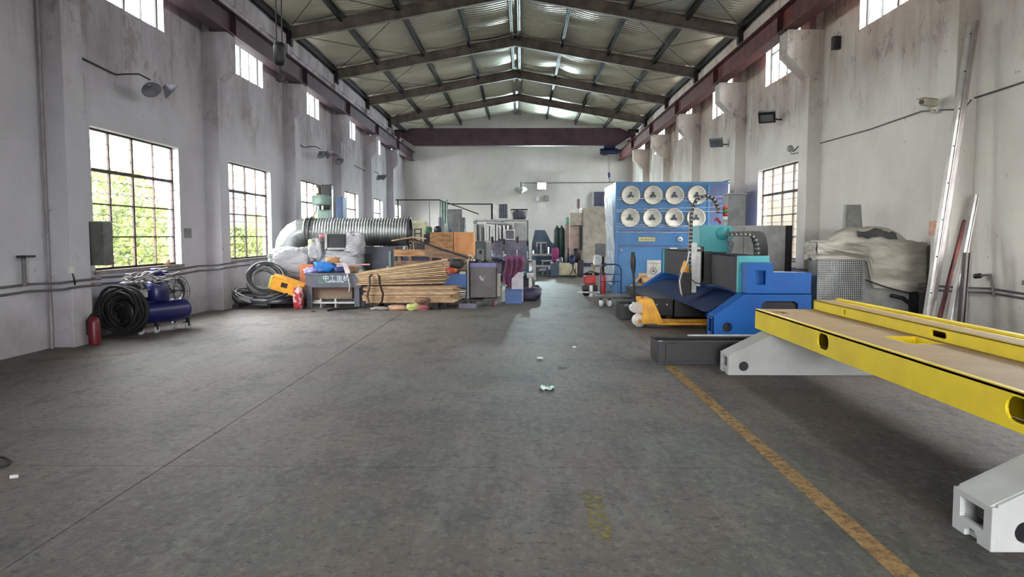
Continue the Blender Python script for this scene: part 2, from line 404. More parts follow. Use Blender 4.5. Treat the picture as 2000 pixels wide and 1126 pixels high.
# windows
FRAME = mat('rusty_window_steel', (70, 54, 46), .7, .2, (48, 40, 38), 6)
FRAMED = mat('dark_window_steel', (50, 50, 50), .7, .2)
SILL = mat('grey_cement_sill', (140, 134, 128), .85)
wn = [0]; PM = {}
def window(side, yc, wd, z0, z1, rows, xw, cols=4, low=True):
    wn[0] += 1; s = side; xg = xw+s*.15
    root = thing('window_%d' % wn[0], None, None, (xw, yc, z0)); root['kind'] = 'structure'
    ya, yb = yc-wd/2, yc+wd/2; f = B(); t = .035
    f.bx(xg-.02, xg+.02, ya, yb, z0, z0+t); f.bx(xg-.02, xg+.02, ya, yb, z1-t, z1)
    f.bx(xg-.02, xg+.02, ya, ya+t, z0, z1); f.bx(xg-.02, xg+.02, yb-t, yb, z0, z1)
    ys = [ya+(yb-ya)*i/cols for i in range(cols+1)]
    for i in range(1, cols):
        h = .03 if i == cols//2 else (.022 if low and i == 1 else .012)
        f.bx(xg-.02, xg+.02, ys[i]-h, ys[i]+h, z0, z1)
    zs = [z0+(z1-z0)*r for r in rows]
    for i, z in enumerate(zs[1:-1]):
        h = .03 if (low and i == len(zs)-3) else .012
        f.bx(xg-.018, xg+.018, ya, yb, z-h, z+h)
    f.build('window_frame', FRAME if low else FRAMED, root)
    for j in range(len(zs)-1):
        key = (round(ys[1]-ys[0], 3), round(zs[j+1]-zs[j], 3))
        if key not in PM:
            a, b = key; me = bpy.data.meshes.new('pane')
            me.from_pydata([(0, 0, 0), (0, a, 0), (0, a, b), (0, 0, b)], [], [(0, 1, 2, 3)]); me.materials.append(PANE); PM[key] = me
        for i in range(cols):
            o = bpy.data.objects.new('pane', PM[key]); COL.objects.link(o); o.location = (xg, ys[i], zs[j]); attach(o, root)
    if low:
        g = B()
        for j in range(len(zs)-1):
            for k in (.33, .67):
                z = zs[j]+(zs[j+1]-zs[j])*k; n = 60
                g.tube([(xg-s*.06, ya+(yb-ya)*i/n, z+.012*math.sin(i*1.3)) for i in range(n+1)], .006, 4)
        g.build('security_grille', FRAME, root)['kind'] = 'stuff'
        B().bx(xw-s*.04, xw+s*.13, ya-.04, yb+.04, z0-.06, z0).build('sill', SILL, root)
    portal(xg+s*.07, yc, (z0+z1)/2, wd, z1-z0, 'L' if s < 0 else 'R')
for c in low_l: window(-1, c, LW, LZ0, LZ1, (0, .235, .47, .71, 1), XL)
for c in low_r: window(1, c, LW, LZ0, LZ1, (0, .235, .47, .71, 1), XR)
for c in WC: window(-1, c-.1, HW, HZ0, HZ1, (0, .62, 1), XL, low=False)
for c in WC: window(1, c-.1, HW, HZ0, HZ1, (0, .62, 1), XR, low=False)

# roof: sheets between purlins, purlins, portal rafters, bracing
ceil = B().bx(XL-.3, RX, Y0-.3, Y1+.3, 0, .02)
def slab_roof(v):
    return Vector((v[0], v[1], roofz(v[0])+.12+v[2]))
ceil = B(); ceil.grid(lambda u, v: Vector((XL-.4+(XR-XL+.8)*u, Y0-.4+(Y1-Y0+.8)*v, roofz(XL-.4+(XR-XL+.8)*u)+.14)), 60, 1, False)
ceil = ceil.build('ceiling', mat('weathered_roof_deck', (120, 120, 118), .7)); tag(ceil, kind='structure')
FY = [y+.25 for y in PY]+[Y1]; FY = [Y0]+FY
PUR = [1.64*i for i in range(0, 5)]
rng = random.Random(3)
for sgn, xe in ((-1, XL), (1, XR)):
    half = abs(xe-RX); step = half/4
    variants = []
    for v in range(5):
        sag = (.03, .05, .07, .045, .06)[v]; ph = v*1.7; ln = BAY; n = 27*4
        b = B()
        def fn(a, c, sag=sag, ph=ph):
            d = step*a; y = ln*c
            z = -.18*d-sag*math.sin(math.pi*a)*(1+.5*math.sin(y*1.2+ph))+.028*max(-.6, min(.6, math.sin(2*math.pi*y/.2)))+.02*math.sin(y*2.1+ph*2)*math.sin(math.pi*a)
            return Vector((sgn*d, y, z))
        b.grid(fn, 7, n, False); variants.append(b.build('roof_sheet', FOIL))
    first = set()
    for i in range(len(FY)-1):
        for j in range(4):
            v = rng.randrange(5); o = variants[v] if v not in first else variants[v].copy()
            if v in first: COL.objects.link(o)
            first.add(v); o.parent = ceil
            o.location = (RX+sgn*step*j, FY[i], roofz(RX+sgn*step*j)-.0); o.scale = (1, (FY[i+1]-FY[i])/BAY, 1)
    for j in range(0, 5):
        x = RX+sgn*(step*j if j else .13); x = x if j < 4 else xe-sgn*.12
        z = roofz(x)-.03
        b = B().bx(x-.012, x+.012, Y0, Y1, z-.2, z).bx(x-.045, x+.045, Y0, Y1, z-.2, z-.185).bx(x-.045, x+.045, Y0, Y1, z-.015, z)
        b.build('purlin', DARKST if j else GALV, ceil)
for y in FY[1:-1]:
    for sgn, xe in ((-1, XL), (1, XR)):
        zt = lambda x: roofz(x)-.12
        def slopebox(b, d0, d1, hw):
            b.prism([(RX, zt(RX)-d0), (xe, zt(xe)-d0), (xe, zt(xe)-d1), (RX, zt(RX)-d1)], 'y', y-hw, y+hw); return b
        b = B(); slopebox(b, .01, .36, .006); slopebox(b, 0, .012, .09); slopebox(b, .35, .362, .09)
        b.build('rafter', GREYST, ceil)
        # haunch plate where the rafter meets the wall
        B().bx(xe, xe-sgn*.22, y-.1, y+.1, roofz(xe)-.62, roofz(xe)-.2).build('bearing_plate', DARKST, ceil)
for i in range(1, len(FY)-1):
    ya, yb = FY[i], FY[i+1]
    for sgn, xe in ((-1, XL), (1, XR)):
        xm = RX+sgn*abs(xe-RX)/2
        for (x0, x1) in ((xe-sgn*.1, xm), (xm, xe-sgn*.1)):
            B().tube([(x0, ya+.1, roofz(x0)-.26), ((x0+x1)/2, (ya+yb)/2, roofz((x0+x1)/2)-.30), (x1, yb-.1, roofz(x1)-.26)], .011, 5).build('brace_rod', DARKST, ceil)

# ---------------------------------------------------------------- crane runways
for nm, xc, mt, lb in (('left', XL+.44, MAROON, 'dark maroon steel crane runway beam on the corbels of the window side wall, left'),
                   ('right', XR-.70, REDST, 'rusty red steel crane runway beam on the corbels of the right wall')):
    r = thing('crane_runway_beam', lb, 'crane beam', (xc, 20, 6.05))
    B().bx(xc-.15, xc+.15, Y0+.1, Y1-.02, 6.06, 6.085).bx(xc-.012, xc+.012, Y0+.1, Y1-.02, 6.08, 6.56).bx(xc-.15, xc+.15, Y0+.1, Y1-.02, 6.55, 6.575).build('girder', mt, r)
    B().bx(xc-.035, xc+.035, Y0+.1, Y1-.02, 6.575, 6.66).build('rail', GREYST, r)
    y = 0.3
    st = B()
    while y < Y1: st.bx(xc-.14, xc+.14, y, y+.012, 6.085, 6.55); y += 5.5
    st.build('stiffener_plates', mt, r)
    for y in PY: B().bx(xc-.13, xc+.13, y+.08, y+.42, 6.03, 6.062).build('bearing_plate', DARKST, r)

def bridge_crane(y, label, hx, hook_z, hoist_mat, both=True):
    r = thing('bridge_crane', label, 'crane', (0, y, 6.66))
    xa, xb = XL+.44, XR-.70; z0, z1 = 6.42, 7.34
    B().prism([(xa+.1, z0+.42), (xa+.75, z0), (xb-.75, z0), (xb-.1, z0+.42), (xb-.1, z1-.22), (xb-.6, z1), (xa+.6, z1), (xa+.1, z1-.22)], 'y', y-.16, y+.16).build('girder', MAROON, r, .01)
    for x in (xa, xb):
        e = B().bx(x-.13, x+.13, y-.9, y+.9, 6.8, 7.1).build('end_truck', MAROON, r, .01)
        for q in (-.65, .65): B().cyl((x-.06, y+q, 6.77), (x+.06, y+q, 6.77), .11, 16).build('wheel', DARKST, e)
        B().cyl((x-.2, y-.5, 7.12), (x+.35, y-.5, 7.12), .1, 12).build('travel_motor', DARKST, e)
    hh = B().bx(hx-.3, hx+.3, y-.2, y+.2, 6.28, 6.4).cyl((hx-.5, y, 6.12), (hx+.45, y, 6.12), .16, 18).cyl((hx+.45, y, 6.12), (hx+.62, y, 6.12), .11, 14).build('hoist', hoist_mat, r, .005)
    B().bx(hx-.42, hx-.12, y-.28, y-.12, 5.9, 6.06).build('hoist_control_box', DARKST, hh)
    for q in (-.035, .035): B().cyl((hx+q, y, hook_z+.35), (hx+q, y, 6.05), .008, 5).build('hoist_rope', DARKST, r)
    B().lathe([(0, .42), (.06, .42), (.075, .36), (.075, .2), (.05, .14), (0, .14)], (hx, y, hook_z), 'z', 14).build('hook_block', hoist_mat, r)
    pts = [(hx, y, hook_z+.16), (hx, y, hook_z+.08)]
    for i in range(0, 13):
        t = rad(90-i*20); pts.append((hx+.055*math.cos(t), y, hook_z-.0+.06*math.sin(t)))
    B().tube(pts, [.02, .018]+[.02-.0008*i for i in range(13)], 8).build('hook', DARKST, r)
    return r
bridge_crane(40.0, 'maroon bridge crane girder spanning the hall before the far wall, small blue hoist', W(1190, 295, Y=40).x, W(1190, 352, Y=40).z, NAVY)
hk = W(547, 150, Y=9.5)
bridge_crane(9.5, 'big dark crane hook hanging on ropes at the upper left of the picture', hk.x, hk.z, DARKST)

# ---------------------------------------------------------------- floor paint
YP = worn_paint('worn_yellow_floor_paint', (128, 100, 54), .48, .66)
YP2 = worn_paint('faded_yellow_floor_paint', (122, 112, 62), .38, .52)
YP3 = worn_paint('faded_orange_floor_paint', (140, 106, 58), .40, .56)
tag(B().bx(1.81, 1.93, 2.4, 9.4, .0005, .002).build('trim_1', YP), kind='structure')
a = W(1155, 975, Z=0); b = W(1150, 1040, Z=0)
tag(B().bx(a.x-.05, a.x+.07, b.y-.1, a.y+.15, .0005, .002).build('trim_2', YP2), kind='structure')
a = W(90, 702, Z=0); b = W(262, 690, Z=0)
tag(B().grid(lambda u, v: Vector((a.x+(b.x-a.x)*u, a.y+(b.y-a.y)*u+(v-.5)*.35, .0015)), 4, 1).build('trim_3', YP3), kind='structure')

# ---------------------------------------------------------------- wall services
PIPE = mat('grey_wall_pipe', (112, 108, 108), .6)
CABLE = mat('grey_cable', (92, 90, 92), .6)
def sagline(x, ya, yb, z, n, sag, r, seed, name, m, lab, cat, xs=0, grp=None):
    rg = random.Random(seed); pts = []; spans = max(1, int(abs(yb-ya)/2.75))
    for i in range(spans*8+1):
        t = i/(spans*8); y = ya+(yb-ya)*t; s = math.sin(math.pi*((i % 8)/8))
        pts.append((x+xs*abs(math.sin(t*3)), y, z-sag*s+.02*math.sin(t*9+seed)))
    return solo(name, B().tube(pts, r, 6), m, lab, cat, grp)
# left wall: two slack cables at chest height, wrapping in front of the pilasters
for i, (z, sg) in enumerate(((.99, .04), (.90, .06))):
    pts = []
    for y in [v*.25 for v in range(20, 76)]:
        base = XL+.03
        for p in PY:
            if p-.35 < y < p+.85: base = XL+.33+.03
        pts.append((base, y, z-sg*abs(math.sin(y*.57))+(.0 if y < 13 else .012*(y-13))))
    solo('wall_cable', B().tube(pts, .018, 6), CABLE, ['upper slack grey cable along the left wall under the windows', 'lower slack grey cable along the left wall under the windows'][i], 'cable')
p = W(80, 500, X=XL+.04)
solo('drain_pipe', B().cyl((XL+.05, 10.72, 0), (XL+.05, 10.72, 6.0), .022, 8), mat('plastered_pipe', (150, 146, 148), .7), 'thin grey pipe running down the left wall beside the nearest pilaster', 'pipe')
solo('wall_conduit', B().cyl((XL+.04, 34, 1.85), (XL+.04, 40, 1.85), .02, 6), PIPE, 'grey conduit on the left wall near the far corner', 'pipe')
r = thing('water_tap', 'small capped pipe stub standing on the left wall at the frame edge', 'tap', (XL+.06, 9.95, 1.0))
B().cyl((XL+.07, 10.15, .95), (XL+.07, 10.15, 1.35), .03, 8).build('pipe', PIPE, r); B().bx(XL+.03, XL+.17, 10.06, 10.26, 1.35, 1.38).build('cap', DARKST, r)
# right wall
pts = [W(1548, 296, X=6.43), W(1562, 283, X=6.43), W(1600, 280, X=6.43), W(1700, 252, X=6.43), W(1800, 217, X=6.43), W(1842, 214, X=6.10), W(1880, 214, X=6.12), W(1900, 192, X=6.42), (6.42, 9.3, 3.62), (6.42, 6.5, 3.7)]
solo('wall_cable', B().tube(pts, .012, 6), CABLE, 'grey cable rising across the right wall to the white security camera', 'cable')
for i, dz in enumerate((0, -.06)):
    pts = []
    for y in [v*.25 for v in range(20, 76)]:
        base = XR-.03
        for p in PY:
            if p-.35 < y < p+.85: base = XR-.30-.03
        pts.append((base, y, .93+dz-.05*abs(math.sin(y*.57+.4))))
    solo('wall_cable', B().tube(pts, .016, 6), CABLE, ['upper grey cable sagging along the right wall below the windows', 'lower grey cable sagging along the right wall below the windows'][i], 'cable')
r = thing('pipe_valve', 'bent grey pipe with a dark valve on the right wall beside the window', 'valve', W(1940, 580, X=6.4))
a, b, c = W(1942, 578, X=6.37), W(1934, 536, X=6.37), W(1915, 538, X=6.33)
B().tube([a, b, c], .018, 8).build('pipe', PIPE, r); B().cyl(c, c+(c-b)*.6, .035, 8).build('valve_head', BLACK, r)

def dome_lamp(loc, label, two=True, run=2.0):
    x, y, z = loc
    r = thing('wall_lamp', label, 'lamp', (XL+.03, y, z), 'dome lamps on the left wall')
    B().tube([(XL+.03, y-run, z+.24), (XL+.03, y-.35, z+.16), (XL+.1, y-.2, z+.2), (x-.2, y-.1, z+.22), (x-.05, y, z+.14)], .014, 6).build('arm', BLACK, r)
    sh = [(.04, .1), (.06, .06), (.12, 0), (.16, -.05), (.165, -.06), (.15, -.045), (.11, 0), (.03, .05)]
    L = MATS.get('lamp_shade') or mat('lamp_shade', (104, 106, 116), .4)
    s = B().lathe(sh, (x-.03, y-.05, z), (-.5, .45, .75), 18).build('shade', L, r)
    if two: B().lathe(sh, (x+.1, y+.35, z+.04), (-.6, -.5, .6), 18).build('shade', L, r)
    return r
p = W(300, 172, X=-6.45); dome_lamp((-6.45, p.y, p.z), 'pair of dome lamps on a bent arm above the nearest left window', True, 1.9)
p = W(630, 300, X=-6.45); dome_lamp((-6.45, p.y, p.z), 'dome lamps on a bent arm above the third left window')
p = W(664, 313, X=-6.45); dome_lamp((-6.45, p.y, p.z), 'single small dome lamp beside the fourth left pilaster', False, .3)
p = W(742, 345, X=-6.45); dome_lamp((-6.45, p.y, p.z), 'dome lamps on a long arm high on the left wall near the far corner', True, 3)
# lamp by the bright one, on the far wall
r = thing('wall_lamp', 'unlit round wall lamp left of the glowing lamp on the far wall', 'lamp', W(1018, 360, Y=Y1-.1))
c = W(1017, 370, Y=Y1-.35)
B().lathe([(.05, .25), (.2, .12), (.38, 0), (.36, .0), (.1, .12)], c, (0, -.4, -.9), 18).build('shade', LGREY, r)
B().tube([W(1018, 356, Y=Y1-.02), W(1018, 356, Y=Y1-.3), c], .03, 6).build('bracket', DARKST, r)
solo('wall_conduit', B().tube([W(1022, 357, Y=Y1-.03), W(1200, 356, Y=Y1-.03)], .025, 6), PIPE, 'straight conduit across the far wall behind the glowing lamp', 'pipe')
r = thing('flood_lamp', 'glowing white flood lamp on the far wall', 'lamp', W(1058, 362, Y=Y1-.1))
c = W(1058, 363, Y=Y1-.3)
B().bx(c.x-.26, c.x+.26, c.y-.02, c.y+.1, c.z-.2, c.z+.2).bx(c.x-.05, c.x+.05, c.y+.1, Y1, c.z-.05, c.z+.05).build('housing', DARKST, r, .01)
B().bx(c.x-.23, c.x+.23, c.y-.03, c.y-.018, c.z-.17, c.z+.17).build('lens', emit('lit_lamp_lens', (225, 250, 255), 260), r)
for i, (px, py) in enumerate(((1050, 387), (1068, 387))):
    c = W(px, py, Y=Y1-.12)
    solo('wall_socket', B().bx(c.x-.1, c.x+.1, c.y-.05, c.y+.11, c.z-.17, c.z+.17), [LGREY, GREYM][i], ['pale small box below left of the glowing lamp', 'grey small box below right of the glowing lamp'][i], 'box')

def flood(px, py, X, label, ang, m):
    p = W(px, py, X=X); r = thing('flood_lamp', label, 'lamp', p)
    Mx = Matrix.Translation(p) @ Matrix.Rotation(rad(ang), 4, 'Z') @ Matrix.Rotation(rad(35), 4, 'X')
    B(Mx).bx(-.2, .2, -.05, .05, -.15, .15).build('housing', m, r, .01)
    B(Mx).bx(-.15, .15, -.056, -.05, -.10, .08).build('lens', mat('dull_lamp_glass', (104, 110, 112), .3), r)
    f = B(Mx)
    for i in range(6): f.bx(-.18+.065*i, -.165+.065*i, .05, .1, -.13, .13)
    f.build('heat_sink', m, r)
    B().tube([p, (XR-.1, p.y+.1, p.z-.05), (XR, p.y+.1, p.z-.05)], .02, 6).build('bracket', m, r)
flood(1498, 228, 6.05, 'black flood lamp on the right wall above the far barred window', -25, BLACK)
flood(1399, 278, 6.05, 'grey flood lamp on the right wall further back', -25, GREYM)
c = W(1631, 84, X=6.35); solo('junction_box', B().bx(c.x-.06, c.x+.1, c.y-.06, c.y+.06, c.z-.13, c.z+.13), BLACK, 'small dark box high on the right wall below the crane beam', 'box', bevel=.01)
# cameras
p = W(1814, 201, X=5.95); r = thing('security_camera', 'white box security camera beside the long leaning pole', 'camera', p)
Mx = Matrix.Translation(p) @ Matrix.Rotation(rad(-62), 4, 'Z') @ Matrix.Rotation(rad(-6), 4, 'Y')
CAMW = mat('camera_white', (205, 200, 180), .5)
B(Mx).bx(-.05, .05, -.16, .16, -.045, .05).build('housing', CAMW, r, .012)
B(Mx).bx(-.06, .06, -.2, .15, .05, .06).build('sun_shield', CAMW, r)
B(Mx).cyl((0, -.175, 0), (0, -.158, 0), .036, 14).build('lens', BLACK, r)
B().tube([p+Vector((.02, .05, -.05)), p+Vector((.1, .05, -.12)), (6.14, p.y+.1, p.z-.12)], .018, 6).build('bracket', CAMW, r)
p = W(1543, 290, X=6.05); r = thing('security_camera', 'small round dark camera above the barred window on the right wall', 'camera', p)
B().lathe([(0, -.09), (.06, -.08), (.08, 0), (.06, .06), (0, .08)], p, (-.6, -.8, 0), 14).build('housing', LGREY, r)
B().lathe([(0, -.1), (.045, -.095), (.05, -.08)], p, (-.6, -.8, 0), 14).build('lens', BLACK, r)
B().tube([p, p+Vector((.05, .05, -.12)), W(1562, 298, X=6.42)], .015, 6).build('bracket', LGREY, r)
# bare-brick coloured notice on the right pilaster
c0, c1 = W(1815, 431, X=6.145), W(1831, 460, X=6.145)
solo('wall_notice', B().bx(6.14, 6.148, c1.y, c0.y, c1.z, c0.z), mat('faded_orange_paper', (206, 158, 132), .9, 0, (214, 188, 170), 14), 'faded orange paper notice on the pilaster behind the leaning pole', 'notice')
for i, (px, py, X, dx) in enumerate(((24, 525, XL, 0),)): pass

# electrical box and small switch on the left wall
r = thing('electrical_box', 'large grey steel electrical box between the near pilaster and the first window', 'electrical box', (-6.75, 11.5, 1.1))
GB = mat('old_grey_box', (104, 104, 102), .65, .2, (84, 84, 84), 4)
x0, x1 = W(152, 480, Y=11.45).x, W(203, 480, Y=11.45).x; za, zb = W(175, 518, Y=11.45).z, W(175, 434, Y=11.45).z
B().bx(XL, x1, 11.45, 11.7, za, zb).build('body', GB, r, .008)
B().bx(x0+.02, x1-.03, 11.435, 11.45, za+.03, zb-.03).build('door', GB, r, .004)
B().bx(XL, x1+.02, 11.42, 11.72, zb, zb+.02).build('lid', GREENP, r)
c = W(141, 527, X=XL+.36)
r = thing('socket_box', 'small white socket box on the near left pilaster with a black lead', 'socket', c)
B().bx(c.x-.04, c.x+.02, c.y-.04, c.y+.04, c.z-.05, c.z+.06).build('body', WHITE, r, .005)
B().tube([c+Vector((0, 0, -.05)), c+Vector((.03, 0, -.15)), c+Vector((0, .05, -.22))], .012, 6).build('lead', BLACK, r)
c = W(366, 455, X=XL); solo('wall_plate', B().bx(c.x, c.x+.02, c.y-.15, c.y+.15, c.z-.1, c.z+.1), GREYM, 'small grey plate on the left wall beyond the first window', 'plate')
# ================================================================ OUTSIDE THE WINDOWS
gnd = B().bx(-40, XL-.26, -25, 70, -.4, -.1).bx(XR+.26, 40, -25, 70, -.4, -.1).bx(XL-.26, XR+.26, -25, Y0-.26, -.4, -.05)
tag(gnd.build('yard_ground', mat('pale_yard_concrete', (128, 126, 118), .9)), kind='structure')
LEAF = mat('yellow_green_leaves', (138, 150, 60), .6, 0, (84, 110, 44), 2)
BARK = mat('shrub_bark', (92, 76, 60), .9)
def shrub(x, y, h, seed):
    rg = random.Random(seed)
    r = thing('garden_shrub', 'yellow-green shrub growing outside the %s left window' % ('first', 'second', 'third', 'fourth', 'fifth')[seed], 'shrub', (x, y, -.1))
    st = B()
    for i in range(6): a = rg.uniform(0, 6.3); st.tube([(x, y, -.1), (x+.3*math.cos(a), y+.4*math.sin(a), h*.4), (x+.5*math.cos(a), y+.9*math.sin(a), h*.8)], [.03, .02, .008], 5)
    st.build('stem', BARK, r)
    lf = B()
    for i in range(5500):
        a = rg.uniform(0, 6.3); t = rg.random()**.6; z = rg.uniform(.05, 1); rr = (.55+.5*math.sin(math.pi*z))*t
        c = Vector((x+rr*.9*math.cos(a), y+rr*1.5*math.sin(a), h*z)); d = Vector((rg.gauss(0, 1), rg.gauss(0, 1), rg.gauss(0, 1))).normalized()
        e = d.orthogonal().normalized(); f = d.cross(e); k = .065
        lf.add([c-e*k, c-f*k*.6, c+e*k, c+f*k*.6], [(0, 1, 2, 3)])
    tag(lf.build('foliage', LEAF, r), kind='stuff')
for i, (dy, h) in enumerate(((3.4, 3.1), (4.6, 2.0), (4.3, 2.6), (4.4, 2.8), (4.5, 2.5))): shrub(-9.2, WC[2+i]+dy, h, i)
for i, (y0, y1, h) in enumerate(((2, 15, 4.2), (19, 46, 4.8))):
    tag(B().bx(10.6, 13, y0, y1, -.1, h).bx(10.5, 13.1, y0-.1, y1+.1, h, h+.15).build('neighbour_building', mat('cream_render', (80, 74, 58), .9)), ['low cream building outside the nearer right windows', 'long cream building outside the farther right windows'][i], 'building')
tag(B().bx(-11.2, -11.0, 10, 60, -.1, 2.5).bx(-11.25, -10.95, 9.9, 60.1, 2.5, 2.6).build('yard_wall', mat('mossy_yard_wall', (134, 138, 76), .9, 0, (100, 116, 56), .8)), 'mossy low wall outside the left windows', 'wall')
c = B().bx(-10.85, -10.1, 25.4, 27.2, -.1, 3.2).bx(-10.9, -10.0, 25.3, 27.3, 3.2, 3.3)
tag(c.build('yard_shed', mat('pale_blue_shed', (112, 118, 136), .8)), 'pale blue-grey shed seen through the second left window', 'shed')

# ================================================================ YELLOW MACHINE BED ON GREY FEET
def foot(Y_a, Y_b, xL, xR, xl2, xr2, zt, ztip, m, parent, holes, hole_r, hz, name='foot', th=.025, extra=None):
    """hollow cast foot: side plates with round holes, sloping top, end plates with a window"""
    prof = [(xL+.03, 0), (xR-.03, 0), (xR-.03, ztip+.01), (xr2, zt), (xl2, zt), (xL+.03, ztip+.01)]
    b = B()
    hs = [circ(h, hz, hole_r) for h in holes]
    b.prism(prof, 'y', Y_a, Y_a+th, hs); b.prism(prof, 'y', Y_b-th, Y_b, hs)
    def band(p, q):
        (x0, z0), (x1, z1) = p, q; n = Vector((z1-z0, 0, -(x1-x0))).normalized()*th
        if n.z > 0: n = -n
        b.prism([(x0, z0), (x1, z1), (x1+n.x, z1+n.z), (x0+n.x, z0+n.z)], 'y', Y_a+th, Y_b-th)
    band((xL, ztip), (xl2, zt)); band((xl2, zt), (xr2, zt)); band((xr2, zt), (xR, ztip))
    yc = (Y_a+Y_b)/2; d = Y_b-Y_a
    nb = .055
    outer = [(Y_a, 0), (yc-nb, 0), (yc-nb, .035), (yc-nb*.5, .055), (yc+nb*.5, .055), (yc+nb, .035), (yc+nb, 0), (Y_b, 0), (Y_b, ztip), (Y_a, ztip)]
    win = rect(yc-d*.3, yc+d*.3, .09, ztip-.035)
    b.prism(outer, 'x', xL, xL+.03, [win]); b.prism(outer, 'x', xR-.03, xR, [win])
    b.prism(rect(Y_a+th, Y_b-th, .0, .03), 'x', xL+.03, xR-.03)
    b.prism(rect(Y_a+th, Y_b-th, .05, ztip), 'x', xL+.32, xL+.34)
    o = b.build(name, m, parent, .004, 1)
    for h in holes: B().cyl((h, Y_a+th+.001, hz), (h, Y_a+th+.01, hz), hole_r+.01, 20).build('hole_cover', BLACK, o)
    return o

r = thing('machine_bed', 'long yellow steel machine bed on grey feet at the right front', 'machine bed', (3.4, 6, 0))
BX0, BX1, BX2, BY0, BY1 = 2.92, 3.64, 3.97, 2.5, 9.3
for ya, yb in ((3.81, 4.16), (8.76, 9.13)):
    f = foot(ya, yb, 2.45, 4.43, 2.98, 3.92, .495, .236, SGREY, r, (2.63, 4.10, 4.28), .058, .105)
hs = [stad(y, .625, .27, .15) for y in (7.2, 4.33, 2.75)]
g = B().prism(rect(BY0, BY1, .495, .735), 'x', BX0, BX0+.02, hs)
g.bx(BX0+.02, BX0+.17, BY0, BY1, .495, .515).bx(BX0+.17, BX0+.19, BY0, BY1, .515, .72)
g.bx(BX0+.02, BX2, BY1-.02, BY1, .495, .72)
g.build('side_girder', YEL, r, .004)
B().bx(BX0, BX0+.035, BY0, BY1, .735, .741).build('edge_strip', YEL, r)
B().prism(rect(BX0+.0, BX1, BY0, BY1), 'z', .715, .735, [rect(3.3, 3.58, 6.3, 6.75), rect(3.02, 3.16, 8.75, 9.0), rect(3.3, 3.58, 3.4, 3.85)]).build('deck_plate', DECK, r)
B().bx(3.29, 3.31, 6.3, 6.75, .6, .736).bx(3.57, 3.59, 6.3, 6.75, .6, .736).bx(3.29, 3.59, 6.74, 6.76, .6, .738).bx(3.29, 3.59, 6.29, 6.31, .6, .736).bx(3.31, 3.57, 6.31, 6.74, .59, .61).build('pit_lining', YEL, r)
g = B().prism(rect(BY0, BY1-.02, .735, .85), 'x', BX1, BX1+.02, [stad(6.5, .79, .24, .055), stad(4.6, .79, .24, .055), stad(8.4, .79, .0551, .055)])
g.bx(BX1, BX2, BY0, BY1-.02, .838, .85).bx(BX2-.02, BX2, BY0, BY1-.02, .5, .87).bx(BX1, BX2, BY1-.03, BY1-.01, .735, .85).bx(BX2-.06, BX2, BY0, BY1-.02, .85, .872)
g.build('guide_rail', YEL, r, .003)
B().bx(BX1+.03, BX1+.2, BY0, BY1-.04, .8502, .853).build('rail_seat', DECK, r)
B().bx(BX1-.005, BX2, BY0+.3, BY1-.3, .5, .712).build('far_girder', YEL, r)

# black low steel trough in front of the blue machine
r = thing('steel_trough', 'low black steel box trough lying on the floor in front of the blue machine', 'trough', (2.5, 9.8, 0))
x0 = W(1285, 700, Y=9.5).x
B().bx(x0, 3.9, 9.52, 9.56, .01, .29).bx(x0, 3.9, 10.02, 10.06, .01, .29).bx(x0, x0+.03, 9.56, 10.02, .01, .27).bx(3.87, 3.9, 9.56, 10.02, .01, .29).bx(x0+.03, 3.87, 9.56, 10.02, .1, .13).build('body', BLACK, r, .004)
B().bx(x0-.01, 3.9, 9.50, 9.60, .27, .295).bx(x0-.01, 3.9, 9.98, 10.07, .27, .295).bx(x0-.01, 3.9, 9.495, 9.53, .0, .035).build('flange', DARKST, r, .003)
B().bx(x0+.01, x0+.05, 9.49, 9.53, .03, .27).bx(x0+.1, x0+.13, 9.49, 9.53, .03, .27).build('end_post', DARKST, r)
B().bx(x0+.5, 3.5, 10.03, 10.08, .295, .31).build('bright_edge_bar', LGREY, r)
c = W(1295, 669, Z=.3); B().bx(c.x-.03, c.x+.03, 9.505, 9.53, .296, .302).build('white_tag', WHITE, r)
# long wooden strips and plate on the floor behind
for i, (y, x1, z) in enumerate(((11.0, 3.2, .02), (11.25, 3.0, .03))):
    solo('floor_plank', B().bx(1.95, x1, y, y+.14, .001, z), WOOD3, ['brown plank on the floor just behind the black trough', 'narrow brown plank on the floor before the pallet jack forks'][i], 'plank')

